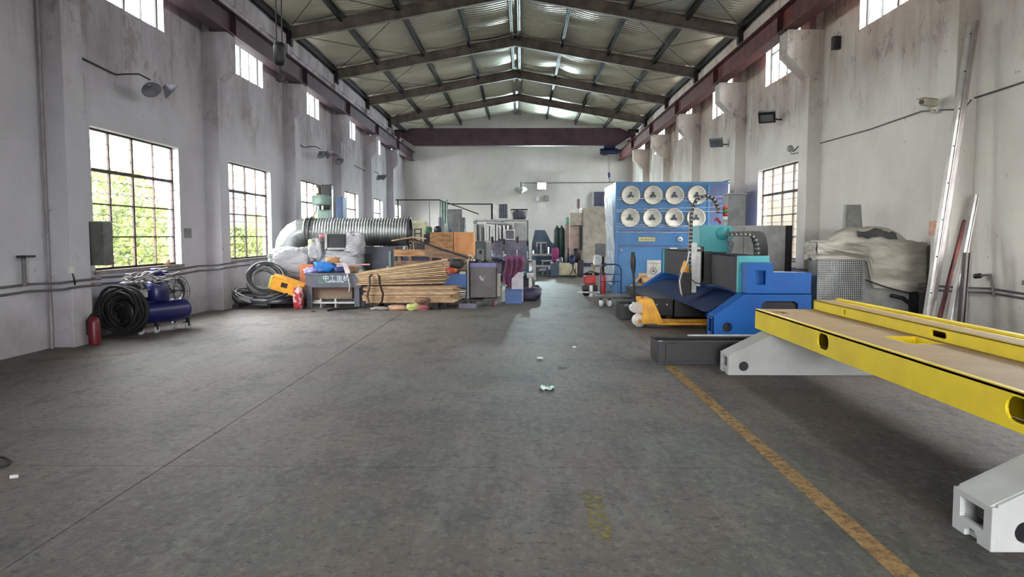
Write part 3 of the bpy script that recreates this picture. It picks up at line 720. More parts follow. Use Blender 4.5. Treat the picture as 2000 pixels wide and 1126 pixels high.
# ================================================================ BLUE / TEAL GANTRY MACHINE
r = thing('gantry_machine', 'blue and teal gantry machine with black bellows beam between two sloping feet', 'machine', (3.6, 15, 0))
def frame(Ya, Yb, name):
    up = [(3.55, .738), (4.55, .738), (4.55, 1.07), (3.95, 1.08), (3.95, 1.225), (3.55, 1.225)]
    b = B().prism(up, 'y', Ya, Yb-.02, [rect(3.68, 3.83, .88, 1.10)]).bx(3.66, 3.86, Ya+.12, Ya+.14, .86, 1.12)
    u = b.build('upper_block', BLUE, r, .008)
    lo = [(3.01, .02), (4.55, .02), (4.55, .73), (3.50, .73), (3.01, .38)]
    b = B().prism(lo, 'y', Ya-.02, Ya+.02, [circ(3.24, .21, .075), [(3.78, .50), (4.34, .50), (4.34, .58), (4.28, .62), (3.84, .62), (3.78, .58)]])
    b.prism(lo, 'y', Yb-.03, Yb, [circ(3.24, .21, .075)])
    b.prism([(3.01, .36), (3.5, .71), (3.5, .735), (3.01, .385)], 'y', Ya+.02, Yb-.03).bx(3.5, 4.55, Ya+.02, Yb-.03, .705, .73).bx(4.52, 4.55, Ya+.02, Yb-.03, .02, .705)
    b.prism(rect(Ya-.02, Yb, .02, .385), 'x', 3.01, 3.03, [rect(Ya+.06, Yb-.07, .12, .33)])
    b.bx(3.3, 3.32, Ya+.02, Yb-.03, .05, .55)
    fo = b.build(name, BLUE, r, .004, 1)
    B().cyl((3.24, Ya+.03, .21), (3.24, Ya+.04, .21), .09, 20).build('hole_cover', BLACK, fo); B().bx(3.74, 4.38, Ya+.03, Ya+.04, .46, .64).build('cavity_shade', BLACK, fo)  # black plate behind the arch opening stands for the shade in the cavity
    B().bx(2.98, 3.14, Ya+.02, Ya+.12, 0, .03).bx(3.0, 3.04, Ya+.05, Ya+.1, .03, .12).build('levelling_pad', CHROME, r)
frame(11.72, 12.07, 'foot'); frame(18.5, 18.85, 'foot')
B().bx(3.50, 4.0, 12.07, 12.16, .73, 1.325).build('beam_end_plate', TEAL, r, .006)
B().bx(3.50, 4.0, 18.4, 18.5, .73, 1.325).build('beam_end_plate', TEAL, r, .006)
# concertina bellows
def bellows(ya, yb):
    b = B(); n = int((yb-ya)/.045)
    for i in range(n):
        y = ya+(yb-ya)*i/n; d = (yb-ya)/n
        for (p, q) in (((3.54, .76), (3.54, 1.305)), ((3.54, 1.305), (3.97, 1.305))):
            nx = (-.018, 0) if p[0] == q[0] else (0, .018)
            b.add([(p[0], y, p[1]), (q[0], y, q[1]), (q[0]+nx[0], y+d/2, q[1]+nx[1]), (p[0]+nx[0], y+d/2, p[1]+nx[1]), (q[0], y+d, q[1]), (p[0], y+d, p[1])], [(0, 1, 2, 3), (3, 2, 4, 5)])
    return b
BEL = mat('black_bellows_fabric', (31, 32, 39), .55, 0, (25, 26, 33), 2)
bellows(12.16, 13.95).build('bellows', BEL, r); bellows(14.5, 18.4).build('bellows', BEL, r)
B().bx(3.57, 3.97, 12.16, 18.4, .74, 1.29).build('cross_beam', NAVY, r)
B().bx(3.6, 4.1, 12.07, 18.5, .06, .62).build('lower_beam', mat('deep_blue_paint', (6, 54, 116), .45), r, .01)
B().prism([(3.0, .4), (3.6, .62), (3.6, .4)], 'y', 12.3, 18.4).build('side_apron', mat('dark_navy_paint', (4, 38, 84), .5), r)  # the apron's own navy paint, darker than the lower beam
B().bx(3.0, 3.58, 14.6, 18.4, .06, .395).build('black_skirt', BLACK, r)
B().bx(3.36, 3.56, 13.95, 14.5, .74, 1.36).build('carriage_plate', BLACK, r, .006)
B().bx(3.33, 3.93, 14.0, 14.6, 1.335, 1.845).build('carriage_box', TEAL, r, .012)
c = W(1411, 456, Y=14.0)
B().lathe([(0, -.02), (.12, -.02), (.12, .0)], (c.x, 13.99, c.z), 'y', 24).bx(c.x+.1, c.x+.2, 13.95, 14.05, c.z-.1, c.z+.1).build('round_cover', TEAL, r)
g = B()
for pp in ((1424, 470), (1428, 478), (1426, 486)): c = W(pp[0], pp[1], Y=13.9); g.ob(c, (.09, .06, .05), (0, 20, 10))
g.tube([W(1424, 466, Y=13.9), W(1432, 474, Y=13.9), W(1427, 492, Y=13.9)], .02, 6).build('bracket', GREYM, r)
# vertical slide and tool head
z0, z1 = W(1360, 571, Y=13.9).z, W(1360, 474, Y=13.9).z
x0, x1 = W(1351, 500, Y=13.9).x, W(1369, 500, Y=13.9).x
B().bx(x0+.05, x1, 13.9, 14.2, z0+.12, z1-.08).bx(x0, x0+.09, 13.88, 14.1, z0, z1).build('vertical_slide', WHITE, r, .006)
B().bx(x1, 3.4, 13.95, 14.4, .8, 1.45).build('slide_mount', DARKST, r)
B().bx(x0+.1, x1+.03, 13.86, 13.9, z1-.16, z1-.12).build('slide_clamp', BLACK, r)
a, b = W(1329, 532, Y=13.9), W(1348, 575, Y=13.9)
t = B().prism([(a.x, b.z+.03), (a.x+.03, b.z), (b.x, b.z), (b.x, a.z), (a.x+.03, a.z+.01), (a.x, a.z-.05)], 'y', 13.82, 14.08).build('tool_head', BLACK, r, .012)
c = (a.x+b.x)/2
B().lathe([(.085, 0), (.085, .05), (.05, .14), (.02, .22)], (c, 13.95, a.z), 'z', 14).build('yellow_cap', ORANGE, t)
B().lathe([(.02, -.07), (.045, -.03), (.05, 0)], (c-.02, 13.95, b.z), 'z', 12).build('nozzle', CHROME, t)
B().bx(b.x, x0, 13.9, 14.05, a.z-.35, a.z-.1).build('head_bracket', DARKST, r)
B().tube([W(1331, 575, Y=13.8), W(1327, 548, Y=13.8), W(1334, 528, Y=13.85), W(1342, 512, Y=13.9), W(1347, 490, Y=13.95)], .012, 6).build('hose', WHITE, r)
B().tube([W(1350, 545, Y=13.85), W(1358, 552, Y=13.85), W(1368, 553, Y=13.85)], .008, 5).build('hose', BLACK, r)
B().bx(W(1346, 500, Y=14).x, W(1352, 500, Y=14).x, 14, 14.1, W(1350, 538, Y=14).z, W(1350, 486, Y=14).z).build('teal_backplate', TEAL, r)
# energy chains made of links
def chain(pts, wd, th, name, y):
    P = [W(a, b_, Y=y) for a, b_ in pts]; d = [0]
    for i in range(1, len(P)): d.append(d[-1]+(P[i]-P[i-1]).length)
    n = int(d[-1]/.075); lk = B(); cl = B()
    for k in range(n):
        s = d[-1]*(k+.5)/n; i = max(j for j in range(len(d)-1) if d[j] <= s); t = (s-d[i])/(d[i+1]-d[i])
        p = P[i].lerp(P[i+1], t); v = P[i+1]-P[i]; ang = math.degrees(math.atan2(-v.z, v.x))
        lk.ob(p, (.085, wd, th), (0, ang, 0)); cl.ob(p+Vector((0, -wd/2-.002, 0)), (.028, .006, .028), (0, ang, 0)).ob(p, (.012, wd*.9, th+.012), (0, ang, 0))
    o = lk.build(name, BLACK, r, .004, 1); cl.build('chain_rivets', LGREY, o)['kind'] = 'stuff'
chain([(1349, 528), (1347, 500), (1348, 470), (1349, 440), (1350, 420), (1353, 404), (1360, 391), (1370, 384), (1381, 382), (1391, 386), (1398, 394), (1402, 405), (1401, 416)], .12, .05, 'energy_chain', 14.0)
def ribbon(pts, ya, yb, th):
    P = [W(a, b_, Y=ya) for a, b_ in pts]; b = B()
    for i in range(len(P)-1):
        p, q = P[i], P[i+1]; n = (q-p).cross(Vector((0, 1, 0))).normalized()*th
        b.add([p, q, q+n, p+n, Vector((p.x, yb, p.z)), Vector((q.x, yb, q.z)), Vector((q.x, yb, q.z))+n, Vector((p.x, yb, p.z))+n], [(0, 1, 2, 3), (7, 6, 5, 4), (0, 4, 5, 1), (3, 2, 6, 7), (0, 3, 7, 4), (1, 5, 6, 2)])
    return b
pp = [(1424, 458), (1440, 457), (1455, 457), (1468, 459), (1475, 466), (1479, 478), (1480, 498)]
chain(pp, .1, .06, 'energy_chain', 12.9)
B().add([], [])
outer = [W(a, b_, Y=13.0) for a, b_ in ((1424, 452), (1484, 451), (1492, 455), (1497, 465), (1500, 482), (1500, 500), (1481, 500), (1480, 480), (1476, 466), (1468, 459), (1424, 458))]
B().prism([(p.x, p.z) for p in outer], 'y', 13.0, 13.25).build('chain_trough', BLACK, r)
# signal tower
c = W(1410, 438, Y=14.05); c = Vector((W(1416, 430, Y=14.05).x, 14.05, 1.845))
st = B().cyl((c.x, c.y, 1.845), (c.x, c.y, 1.95), .02, 10).lathe([(.0, .095), (.05, .09), (.05, .12), (0, .12)], (c.x, c.y, 1.84), 'z', 14).build('signal_tower', LGREY, r)
for i, (m, n_) in enumerate(((WHITE, 'white_lens'), (RED, 'red_lens'), (mat('green_lens_plastic', (70, 160, 96), .3), 'green_lens'), (mat('orange_red_lens', (226, 84, 58), .3), 'orange_lens'))):
    B().lathe([(0, 0), (.046, 0), (.046, .062), (0, .062)], (c.x, c.y, 1.95+i*.064), 'z', 14).build(n_, m, st)
B().tube([W(1396, 430, Y=14.1), W(1400, 426, Y=14.1), W(1408, 436, Y=14.1)], .025, 6).build('pipe_elbow', RED, r)
# machine base table
r = thing('machine_table', 'low black steel table frame behind the pallet jack forks', 'machine table', (3.2, 16, 0))
B().bx(2.55, 2.97, 14.6, 18.2, .08, .40).build('body', BLACK, r, .008)
B().bx(2.52, 2.98, 14.57, 18.22, .385, .42).build('top_rail', DARKST, r, .004)
B().bx(2.6, 2.7, 14.65, 14.8, 0, .08).bx(2.85, 2.95, 14.65, 14.8, 0, .08).bx(2.6, 2.7, 18, 18.1, 0, .08).bx(2.85, 2.95, 18, 18.1, 0, .08).build('pad', DARKST, r)
for x in (2.65, 2.85): B().cyl((x, 14.585, .3), (x, 14.6, .3), .02, 10).build('bolt', CHROME, r)

# ---------------------------------------------------------------- pallet jack
r = thing('pallet_jack', 'yellow hand pallet jack with white wheels and dark upright handle', 'pallet jack', (2.3, 13.4, 0))
JY = mat('pallet_jack_yellow', (232, 172, 38), .45, 0, (206, 142, 34), 6)
for y in (13.28, 13.75):
    fk = B().prism([(2.42, .06), (3.45, .06), (3.5, .02), (3.52, .06), (3.45, .10), (2.42, .11)], 'y', y-.07, y+.07).build('fork', JY, r, .004)
    B().cyl((3.38, y-.03, .035), (3.38, y+.03, .035), .035, 12).build('fork_roller', WHITE, fk)
xa = W(1256, 600, Y=13.3).x; xb = W(1271, 600, Y=13.3).x; xc = W(1282, 630, Y=13.3).x
B().prism([(xa, .08), (xc+.12, .08), (xb+.02, .52), (W(1246, 586, Y=13.3).x, .53), (W(1246, 586, Y=13.3).x, .46), (xa, .44)], 'y', 13.2, 13.83).build('head_frame', JY, r, .008)
cx = W(1248, 627, Y=13.45).x
for y in (13.42, 13.58):
    wh = B().lathe([(.03, -.03), (.1, -.03), (.112, -.02), (.112, .02), (.1, .03), (.03, .03)], (cx, y, .112), 'y', 22).build('steer_wheel', WHITE, r)
    B().lathe([(0, -.04), (.035, -.04), (.035, .04), (0, .04)], (cx, y, .112), 'y', 12).build('hub', ORANGE, wh)
B().bx(cx-.11, cx+.1, 13.38, 13.62, .26, .44).cyl((cx, 13.5, .2), (cx, 13.5, .5), .05, 14).cyl((cx-.1, 13.42, .34), (cx-.1, 13.58, .34), .07, 12).build('pump', WHITE, r, .01)
hb = W(1240, 585, Y=13.45); ht = W(1235, 492, Y=13.5)
B().tube([Vector((cx-.02, 13.5, .45)), hb, hb.lerp(ht, .55)], .022, 8).build('handle_shaft', DARKST, r)
B().tube([hb.lerp(ht, .55), hb.lerp(ht, .72), hb.lerp(ht, .85), ht], [.025, .05, .055, .04], 8).build('handle_grip', BLACK, r)
B().lathe([(0, 0), (.06, .02), (.06, .05), (0, .06)], (cx+.02, 13.45, .5), 'x', 10).build('red_valve', RED, r)

# black chest, platform trolley
r = thing('black_chest', 'black chest on the floor beside the platform trolley', 'chest', (2.1, 14.7, 0))
x0, x1 = W(1209, 610, Y=14.6).x, W(1243, 610, Y=14.6).x
B().bx(x0, x1, 14.6, 15.1, 0, .33).build('body', BLACK, r, .01); B().bx(x0-.01, x1+.01, 14.59, 15.11, .33, .37).build('lid', DARKST, r, .008)
B().bx(x0+.1, x0+.2, 14.57, 14.6, .26, .31).build('latch', GREYM, r)
r = thing('platform_trolley', 'platform trolley with a blue tubular hoop handle and white castors', 'trolley', (2.2, 17.5, 0))
x0, x1 = W(1165, 580, Y=17.3).x, W(1238, 580, Y=17.3).x
B().bx(x0, x1, 17.25, 18.15, .2, .25).build('deck', mat('olive_grey_deck', (104, 106, 98), .6), r, .012)
for (x, y) in ((x0+.12, 17.38), (x0+.3, 17.28), (x1-.12, 17.4), (x1-.12, 18.0)):
    wq = B().lathe([(.015, -.02), (.075, -.02), (.08, 0), (.075, .02), (.015, .02)], (x, y, .08), (1, .5, 0), 18).build('castor', WHITE, r); B().bx(x-.03, x+.03, y-.03, y+.03, .14, .2).build('castor_fork', DARKST, wq)
hx0, hx1 = W(1173, 540, Y=17.9).x, W(1213, 540, Y=17.9).x; zt = W(1190, 516, Y=17.9).z
HB = mat('dark_blue_tube', (30, 46, 92), .4)
b = B(); pts = [(hx0, 17.9, .25), (hx0, 17.9, zt-.12), (hx0+.04, 17.9, zt-.03), (hx0+.12, 17.9, zt), (hx1-.12, 17.9, zt), (hx1-.04, 17.9, zt-.03), (hx1, 17.9, zt-.12), (hx1, 17.9, .25)]
b.tube(pts, .018, 8)
for z in (.45, .62): b.tube([(hx0, 17.9, z+.1), (hx1, 17.9, z+.1)], .012, 6)
b.build('hoop_handle', HB, r)
c = W(1178, 560, Y=18.05)
r = thing('gas_cylinder', 'red gas cylinder standing on the platform trolley behind its handle', 'gas cylinder', (c.x, 18.02, .25))
B().lathe([(0, 0), (.06, 0), (.065, .02), (.065, .4), (.05, .45), (.02, .48)], (c.x, 18.02, .25), 'z', 16).build('body', RED, r); B().cyl((c.x, 18.02, .72), (c.x, 18.02, .78), .025, 10).build('valve', DARKST, r)
# small engine-like red unit behind the trolley
c = W(1152, 545, Y=20.5)
r = thing('red_engine_unit', 'small red and black engine unit on a white stand left of the trolley', 'engine unit', (c.x, 20.5, 0))
B().bx(c.x-.16, c.x+.16, 20.35, 20.65, .32, .55).build('body', RED, r, .03); B().bx(c.x-.2, c.x+.2, 20.3, 20.7, .12, .3).build('base', BLACK, r, .01)
B().tube([(c.x-.2, 20.4, .6), (c.x, 20.4, .68), (c.x+.22, 20.4, .62)], .02, 6).build('carry_bar', DARKST, r)
B().bx(c.x-.35, c.x+.35, 20.2, 20.24, .1, .13).bx(c.x-.03, c.x+.05, 20.2, 20.26, 0, .3).build('stand', WHITE, r)
B().lathe([(.02, -.02), (.1, -.02), (.1, .02), (.02, .02)], (c.x-.12, 20.25, .1), 'y', 14).build('wheel', RUBBER, r)

# ================================================================ BLUE CABINET WITH EIGHT FILTERS
CAB = mat('cabinet_blue_paint', (12, 100, 154), .45, 0, (10, 88, 140), 2)
CABD = mat('cabinet_dark_blue', (44, 60, 112), .45)  # darker blue paint of the side bay and seams
CY0, CY1 = 20.3, 22.5
x0, x1 = W(1203, 460, Y=CY0).x, W(1421, 460, Y=CY0).x; zt = W(1300, 355, Y=CY0).z; xs = W(1383, 460, Y=CY0).x
r = thing('filter_cabinet', 'tall blue cabinet with eight round filters wrapped in clear film', 'filter cabinet', (4, 21, 0))
B().bx(x0, xs, CY0, CY1, .03, zt).build('body', CAB, r, .01)
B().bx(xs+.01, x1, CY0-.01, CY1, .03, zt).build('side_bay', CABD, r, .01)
B().bx(x0-.02, x1+.02, CY0-.03, CY0+.0, zt-.06, zt).bx(x0-.02, x1+.02, CY0-.03, CY0, 0, .08).bx(x0-.02, x0+.04, CY0-.03, CY0, .08, zt-.06).bx(xs-.03, xs+.03, CY0-.03, CY0, .08, zt-.06).build('front_trim', CAB, r, .004)
B().bx(x0+.05, xs-.04, CY0-.02, CY0, W(1300, 453, Y=CY0).z, W(1300, 449, Y=CY0).z).bx(x0+.05, xs-.04, CY0-.02, CY0, W(1300, 481, Y=CY0).z, W(1300, 478, Y=CY0).z).build('panel_seam', CABD, r)
dx0 = W(1292, 500, Y=CY0).x
B().bx(x0+.06, dx0-.03, CY0-.018, CY0, .12, W(1300, 484, Y=CY0).z).build('door', CAB, r, .006)
B().bx(dx0+.03, xs-.05, CY0-.018, CY0, .12, W(1300, 484, Y=CY0).z).build('door', mat('charcoal_panel', (40, 44, 54), .5), r, .006)
FIL = mat('dusty_white_filter', (206, 202, 188), .8, 0, (180, 174, 160), 4)
for row, pys in enumerate((381, 425)):
    for px in ((1231.8, 1275, 1316.8, 1360.5), (1230, 1273.5, 1316, 1359))[row]:
        c = W(px, pys, Y=CY0); R_ = .25; o = (c.x, CY0, c.z)
        f = B().lathe([(R_*.93, -.05), (R_, -.05), (R_*1.02, -.03), (R_*1.02, 0)], o, 'y', 32).lathe([(R_*.93, -.05), (R_*.93, -.03), (R_*.4, -.035), (R_*.38, -.03), (R_*.2, -.03)], o, 'y', 32).build('filter', FIL, r)
        B().lathe([(R_*1.02, -.04), (R_*1.09, -.035), (R_*1.09, 0)], o, 'y', 32).build('filter_ring', DARKST, f)
        k = B()
        for a in (90, 210, 330):
            d = Vector((math.cos(rad(a)), 0, math.sin(rad(a)))); p = Vector(o)+Vector((0, -.055, 0)); s_ = Vector((-d.z, 0, d.x))
            k.add([p+s_*.02, p-s_*.02, p-s_*.035+d*.085, p+s_*.035+d*.085, p+s_*.02+Vector((0, .03, 0)), p-s_*.02+Vector((0, .03, 0)), p-s_*.035+d*.085+Vector((0, .03, 0)), p+s_*.035+d*.085+Vector((0, .03, 0))], [(0, 1, 2, 3), (0, 3, 7, 4), (1, 5, 6, 2), (2, 6, 7, 3)])
        k.build('star_knob', BLACK, f)
a, b = W(1247, 463, Y=CY0), W(1279, 471, Y=CY0)
lb = B().bx(a.x, b.x, CY0-.03, CY0-.02, b.z, a.z).build('name_plate', mat('plate_yellow', (196, 186, 108), .6), r)
g = B(); rg = random.Random(5)
for i in range(11):   # blurred characters on the plate
    xx = a.x+.03+(b.x-a.x-.06)*i/11; g.bx(xx, xx+rg.uniform(.012, .026), CY0-.033, CY0-.03, b.z+.03, a.z-.03+rg.uniform(-.015, .0))
g.build('plate_markings', mat('plate_brown', (120, 108, 60), .7), lb)
c = W(1328, 467, Y=CY0)
ga = B().lathe([(0, -.04), (.06, -.04), (.07, -.03), (.07, 0)], (c.x, CY0, c.z), 'y', 18).build('gauge', LGREY, r); B().lathe([(0, -.045), (.02, -.045), (.02, -.04)], (c.x, CY0, c.z), 'y', 10).build('gauge_hub', DARKST, ga)
B().bx(W(1308, 484, Y=CY0).x, W(1322, 484, Y=CY0).x, CY0-.05, CY0-.02, W(1310, 486, Y=CY0).z, W(1310, 483, Y=CY0).z).build('handle', LGREY, r)
B().lathe([(0, -.05), (.04, -.04), (.04, 0)], (W(1213, 489, Y=CY0).x, CY0, W(1213, 489, Y=CY0).z), 'y', 12).build('knob', GREYM, r)
# film: front and left side, wrinkled, a hand's breadth of slack at the corner
def wr(u, v, k): return .02*noise.noise(Vector((u*14, v*30, k)))+.012*noise.noise(Vector((u*3, v*90, k)))
h_ = zt-.02
b = B().grid(lambda u, v: Vector((x0-.03+(x1-x0+.03)*u, CY0-.085+wr(u, v, 0), .02+h_*v)), 40, 70)
b.grid(lambda u, v: Vector((x0-.05+2*wr(u, v, 5), CY0-.085+(CY1-CY0)*u, .02+h_*v)), 16, 70)
b.build('stretch_film', FILM, r)
g = B(); rg = random.Random(9)
for z in [1.75, 1.9, 1.97, 2.62, 2.68, 2.3, 2.34]:   # tight gathered film strands across the filters
    n = 30; dz = rg.uniform(-.12, .12); g.tube([(x0+(x1-x0)*i/n, CY0-.1, z+dz*i/n+.015*noise.noise(Vector((i*.4, z, 0)))) for i in range(n+1)], .006, 4)
tag(g.build('film_strands', FILM2, r), kind='stuff')
tag(B().grid(lambda u, v: Vector((x0-.09+.04*noise.noise(Vector((u*5, v*9, 2)))+.05*math.sin(v*5), CY0-.06+1.8*u, .3+(h_-.35)*v)), 14, 40).build('loose_film', FILM2, r), kind='stuff')

# boxes in front of the cabinet
x0, x1 = W(1252, 550, Y=19.3).x, W(1292, 550, Y=19.3).x; zc = W(1270, 541, Y=19.3).z
r = thing('cardboard_box', 'open brown cardboard box between the trolley and the blue foot', 'box', (3.3, 19.4, 0))
b = B().bx(x0, x1, 19.2, 19.22, 0, zc).bx(x0, x0+.02, 19.22, 19.7, 0, zc).bx(x1-.02, x1, 19.22, 19.7, 0, zc).bx(x0, x1, 19.7, 19.72, 0, zc).bx(x0, x1, 19.2, 19.72, 0, .02)
b.build('body', CARD, r)
B().add([(x0, 19.2, zc), (x1, 19.2, zc), (x1-.02, 19.08, zc-.12), (x0+.02, 19.08, zc-.12)], [(0, 1, 2, 3)]).build('flap', CARD, r)
B().add([(x0, 19.2, zc), (x0, 19.7, zc), (x0-.16, 19.66, zc-.14), (x0-.16, 19.24, zc-.14)], [(0, 1, 2, 3)]).build('flap', CARD, r)
B().add([(x0, 19.72, zc), (x1, 19.72, zc), (x1, 19.84, zc+.08), (x0, 19.84, zc+.08)], [(0, 1, 2, 3)]).build('flap', CARD, r)
a, b = W(1265, 508, Y=19.55), W(1290, 536, Y=19.55)
r = thing('white_carton', 'pale carton with a round printed mark standing in the brown box', 'carton', (a.x, 19.5, b.z))
B().bx(a.x, b.x, 19.5, 19.66, b.z-.3, a.z).build('body', mat('off_white_card', (198, 196, 186), .8), r, .004)
B().bx(a.x, b.x, 19.495, 19.5, a.z-.09, a.z-.07).build('tape', mat('tan_tape', (160, 150, 124), .5), r)
c = W(1276, 529, Y=19.5); INK = mat('printed_ink', (70, 70, 68), .8)
b = B(); b.tube([(c.x+.085*math.cos(q), 19.497, c.z+.085*math.sin(q)) for q in [2*math.pi*i/24 for i in range(24)]], .006, 4, closed=True)
b.tube([(c.x-.04, 19.497, c.z-.04), (c.x, 19.497, c.z+.04), (c.x+.04, 19.497, c.z-.04)], .006, 4); b.lathe([(0, -.003), (.02, -.003), (.02, 0)], (c.x, 19.499, c.z), 'y', 10); b.build('printed_mark', INK, r)
a = W(1232, 565, Y=18.6); solo('small_carton', B().bx(a.x, a.x+.25, 18.45, 18.75, 0, .42), CARD, 'small brown carton behind the pallet jack handle', 'box', bevel=.005)
# ================================================================ RIGHT SIDE: CABINETS, TARPED UNIT, POLES
Yc = 15.6
r = thing('control_cabinet', 'light grey control cabinet behind the gantry chain, below the barred window', 'cabinet', (4.8, 15.6, 0))
x0, xm, x1 = W(1408, 470, Y=Yc).x, W(1452, 470, Y=Yc).x, W(1534, 470, Y=Yc).x; zt = W(1450, 440, Y=Yc).z
CG = mat('pale_cabinet_grey', (182, 182, 178), .5)
B().bx(x0, x1, Yc, 16.1, .1, zt).build('body', CG, r, .01)
B().bx(x0+.02, xm-.01, Yc-.015, Yc, .15, zt-.03).build('door', CG, r, .004); B().bx(xm+.01, x1-.02, Yc-.015, Yc, .15, zt-.03).build('door', CG, r, .004)
B().bx(x0+.05, x1-.05, Yc+.05, 16.05, 0, .1).build('plinth', DARKST, r)
B().bx(x1, W(1549, 470, Y=Yc).x, Yc+.05, 16.05, .5, zt+.0).build('dark_side_panel', DARKST, r, .005)
a, b = W(1430, 440, Y=16.5), W(1468, 380, Y=16.5)
r = thing('tall_grey_cabinet', 'tall grey metal cabinet standing against the pilaster behind the signal tower', 'cabinet', (a.x+.2, 16.9, 0))
B().bx(a.x, b.x, 16.9, 17.3, 0, b.z+.03).build('body', mat('mid_cabinet_grey', (146, 148, 150), .5), r, .02); B().bx(a.x-.01, b.x+.01, 16.88, 17.31, b.z+.03, b.z+.06).build('top', LGREY, r)
# tarp-covered unit with two mesh grilles
r = thing('tarped_unit', 'grey tarp covered unit with two mesh grilles between the pilasters', 'covered machine', (5.5, 12.3, 0))
TY = 11.75
x0, x1 = W(1596, 520, Y=TY).x, W(1800, 520, Y=TY).x; zt = W(1690, 473, Y=TY).z; xm = W(1688, 520, Y=TY).x
TARP = mat('dusty_grey_tarp', (172, 168, 156), .5, 0, (142, 138, 128), 2.5, .6, 5, (.6, 1, 3), bdist=.05)
UNIT = mat('dull_grey_unit', (142, 142, 138), .6)
B().bx(x0+.03, x1-.03, TY+.02, 12.2, .06, zt-.03).build('body', UNIT, r, .01)
for i, (pa, pb) in enumerate(((1599, 1630), (1638, 1681))):
    a, b = W(pa, 508, Y=TY), W(pb, 585, Y=TY)
    gd = B().bx(a.x, b.x, TY+.005, TY+.015, b.z, a.z).build('grille_backing', BLACK, r)
    g = B(); n = 12
    for k in range(n+1): x = a.x+(b.x-a.x)*k/n; g.bx(x-.004, x+.004, TY-.012, TY-.004, b.z, a.z)
    for k in range(19): z = b.z+(a.z-b.z)*k/18; g.bx(a.x, b.x, TY-.008, TY, z-.004, z+.004)
    g.build('mesh_grille', LGREY, gd)['kind'] = 'stuff'
    B().bx(a.x-.02, a.x, TY-.015, TY+.02, b.z-.02, a.z+.02).bx(b.x, b.x+.02, TY-.015, TY+.02, b.z-.02, a.z+.02).bx(a.x, b.x, TY-.015, TY+.02, a.z, a.z+.02).bx(a.x, b.x, TY-.015, TY+.02, b.z-.02, b.z).build('grille_frame', GREYM, gd)
def tw(u, v, k, a=.05): return a*noise.noise(Vector((u*4, v*3+k, k*3.1)))+a*.5*abs(noise.noise(Vector((u*9-v*7, v*4, k))))
zg = W(1640, 506, Y=TY).z; zl = W(1740, 562, Y=TY).z
def front(u, v):
    x = x0-.03+(x1-x0+.06)*u; s = min(1, max(0, (x-xm)/.12)); s = s*s*(3-2*s)
    bot = zg+(zl-zg)*s*(.8+.35*u)-.0; z = zt+(bot-zt)*v
    return Vector((x, TY-.05-tw(u, v, 1, .09)-.02*s, z))
t = B().grid(front, 60, 26)
t.grid(lambda u, v: Vector((x0-.04-.04*noise.noise(Vector((u*4, v*4, 9))), TY-.05+.5*u, zt+(zg-zt)*v*(1+.1*math.sin(u*9)))), 16, 12)
t.grid(lambda u, v: Vector((x1+.03+.03*noise.noise(Vector((u*4, v*4, 3))), TY-.05+.5*u, zt+(zl-zt)*v*(1+.08*math.sin(u*7)))), 16, 12)
def top(u, v):
    h = .24*math.exp(-((u-.58)/.24)**2)+.15*math.exp(-((u-.30)/.14)**2); e = math.sin(math.pi*min(1, v*1.15))**.6 if v < .87 else .3
    hh = h*min(1, 4*v)*min(1, 5*(1-v))*min(1, 6*u)*min(1, 5*(1-u))
    return Vector((x0-.04+(x1-x0+.07)*u, TY-.06+.52*v, zt+hh+.05*noise.noise(Vector((u*8, v*6, 4)))*min(1, 8*v)))
t.grid(top, 44, 22); t.build('tarp', TARP, r)
DT = mat('dark_canvas', (66, 66, 68), .7, 0, (48, 50, 56), 4)
B().grid(lambda u, v: top(.38+.36*u, .06+.12*v)+Vector((0, -.03, .02+.03*noise.noise(Vector((u*6, v*6, 0))))), 16, 6).build('dark_canvas_patch', DT, r)
B().tube([W(1690, 546, Y=TY-.1), W(1730, 560, Y=TY-.12), W(1775, 572, Y=TY-.12), W(1792, 570, Y=TY-.12)], .012, 6).build('tie_rope', DARKST, r)
B().tube([W(1740, 576, Y=TY-.05), W(1765, 582, Y=TY-.06), W(1785, 600, Y=TY-.06)], .03, 8).bx(W(1776, 590, Y=TY).x, W(1790, 590, Y=TY).x, TY-.07, TY+.02, .3, .75).build('side_fitting', DARKST, r)
# grey channel panel leaning on the wall behind it
a, b = W(1653, 447, Y=13.3), W(1693, 447, Y=13.3); dz = W(1670, 399, Y=13.5).z
b_ = B().add([(a.x-.1, 13.25, 1.0), (b.x-.02, 13.25, 1.0), (b.x+.02, 13.6, dz), (a.x+.1, 13.6, dz), (a.x-.1, 13.31, 1.0), (b.x-.02, 13.31, 1.0), (b.x+.02, 13.66, dz), (a.x+.1, 13.66, dz)], [(0, 1, 2, 3), (4, 7, 6, 5), (0, 4, 5, 1), (3, 2, 6, 7), (0, 3, 7, 4), (1, 5, 6, 2)])
b_.M = Matrix()
b_.add([(a.x-.1, 13.2, 1.0), (a.x-.06, 13.2, 1.0), (a.x+.14, 13.55, dz), (a.x+.1, 13.55, dz), (a.x-.1, 13.25, 1.0), (a.x-.06, 13.25, 1.0), (a.x+.14, 13.6, dz), (a.x+.1, 13.6, dz)], [(0, 1, 2, 3), (4, 7, 6, 5), (0, 4, 5, 1), (3, 2, 6, 7), (0, 3, 7, 4), (1, 5, 6, 2)])
for q in (0,):
    lo = B().bx(a.x-.12, b.x, 13.22, 13.34, 0, 1.0)
    rr = thing('leaning_panel', 'pale grey channel panel standing upright behind the tarp covered unit', 'panel', (a.x, 13.3, 0)); b_.build('panel', mat('panel_grey', (158, 160, 156), .5), rr); lo.build('lower_panel', MATS['panel_grey'], rr)
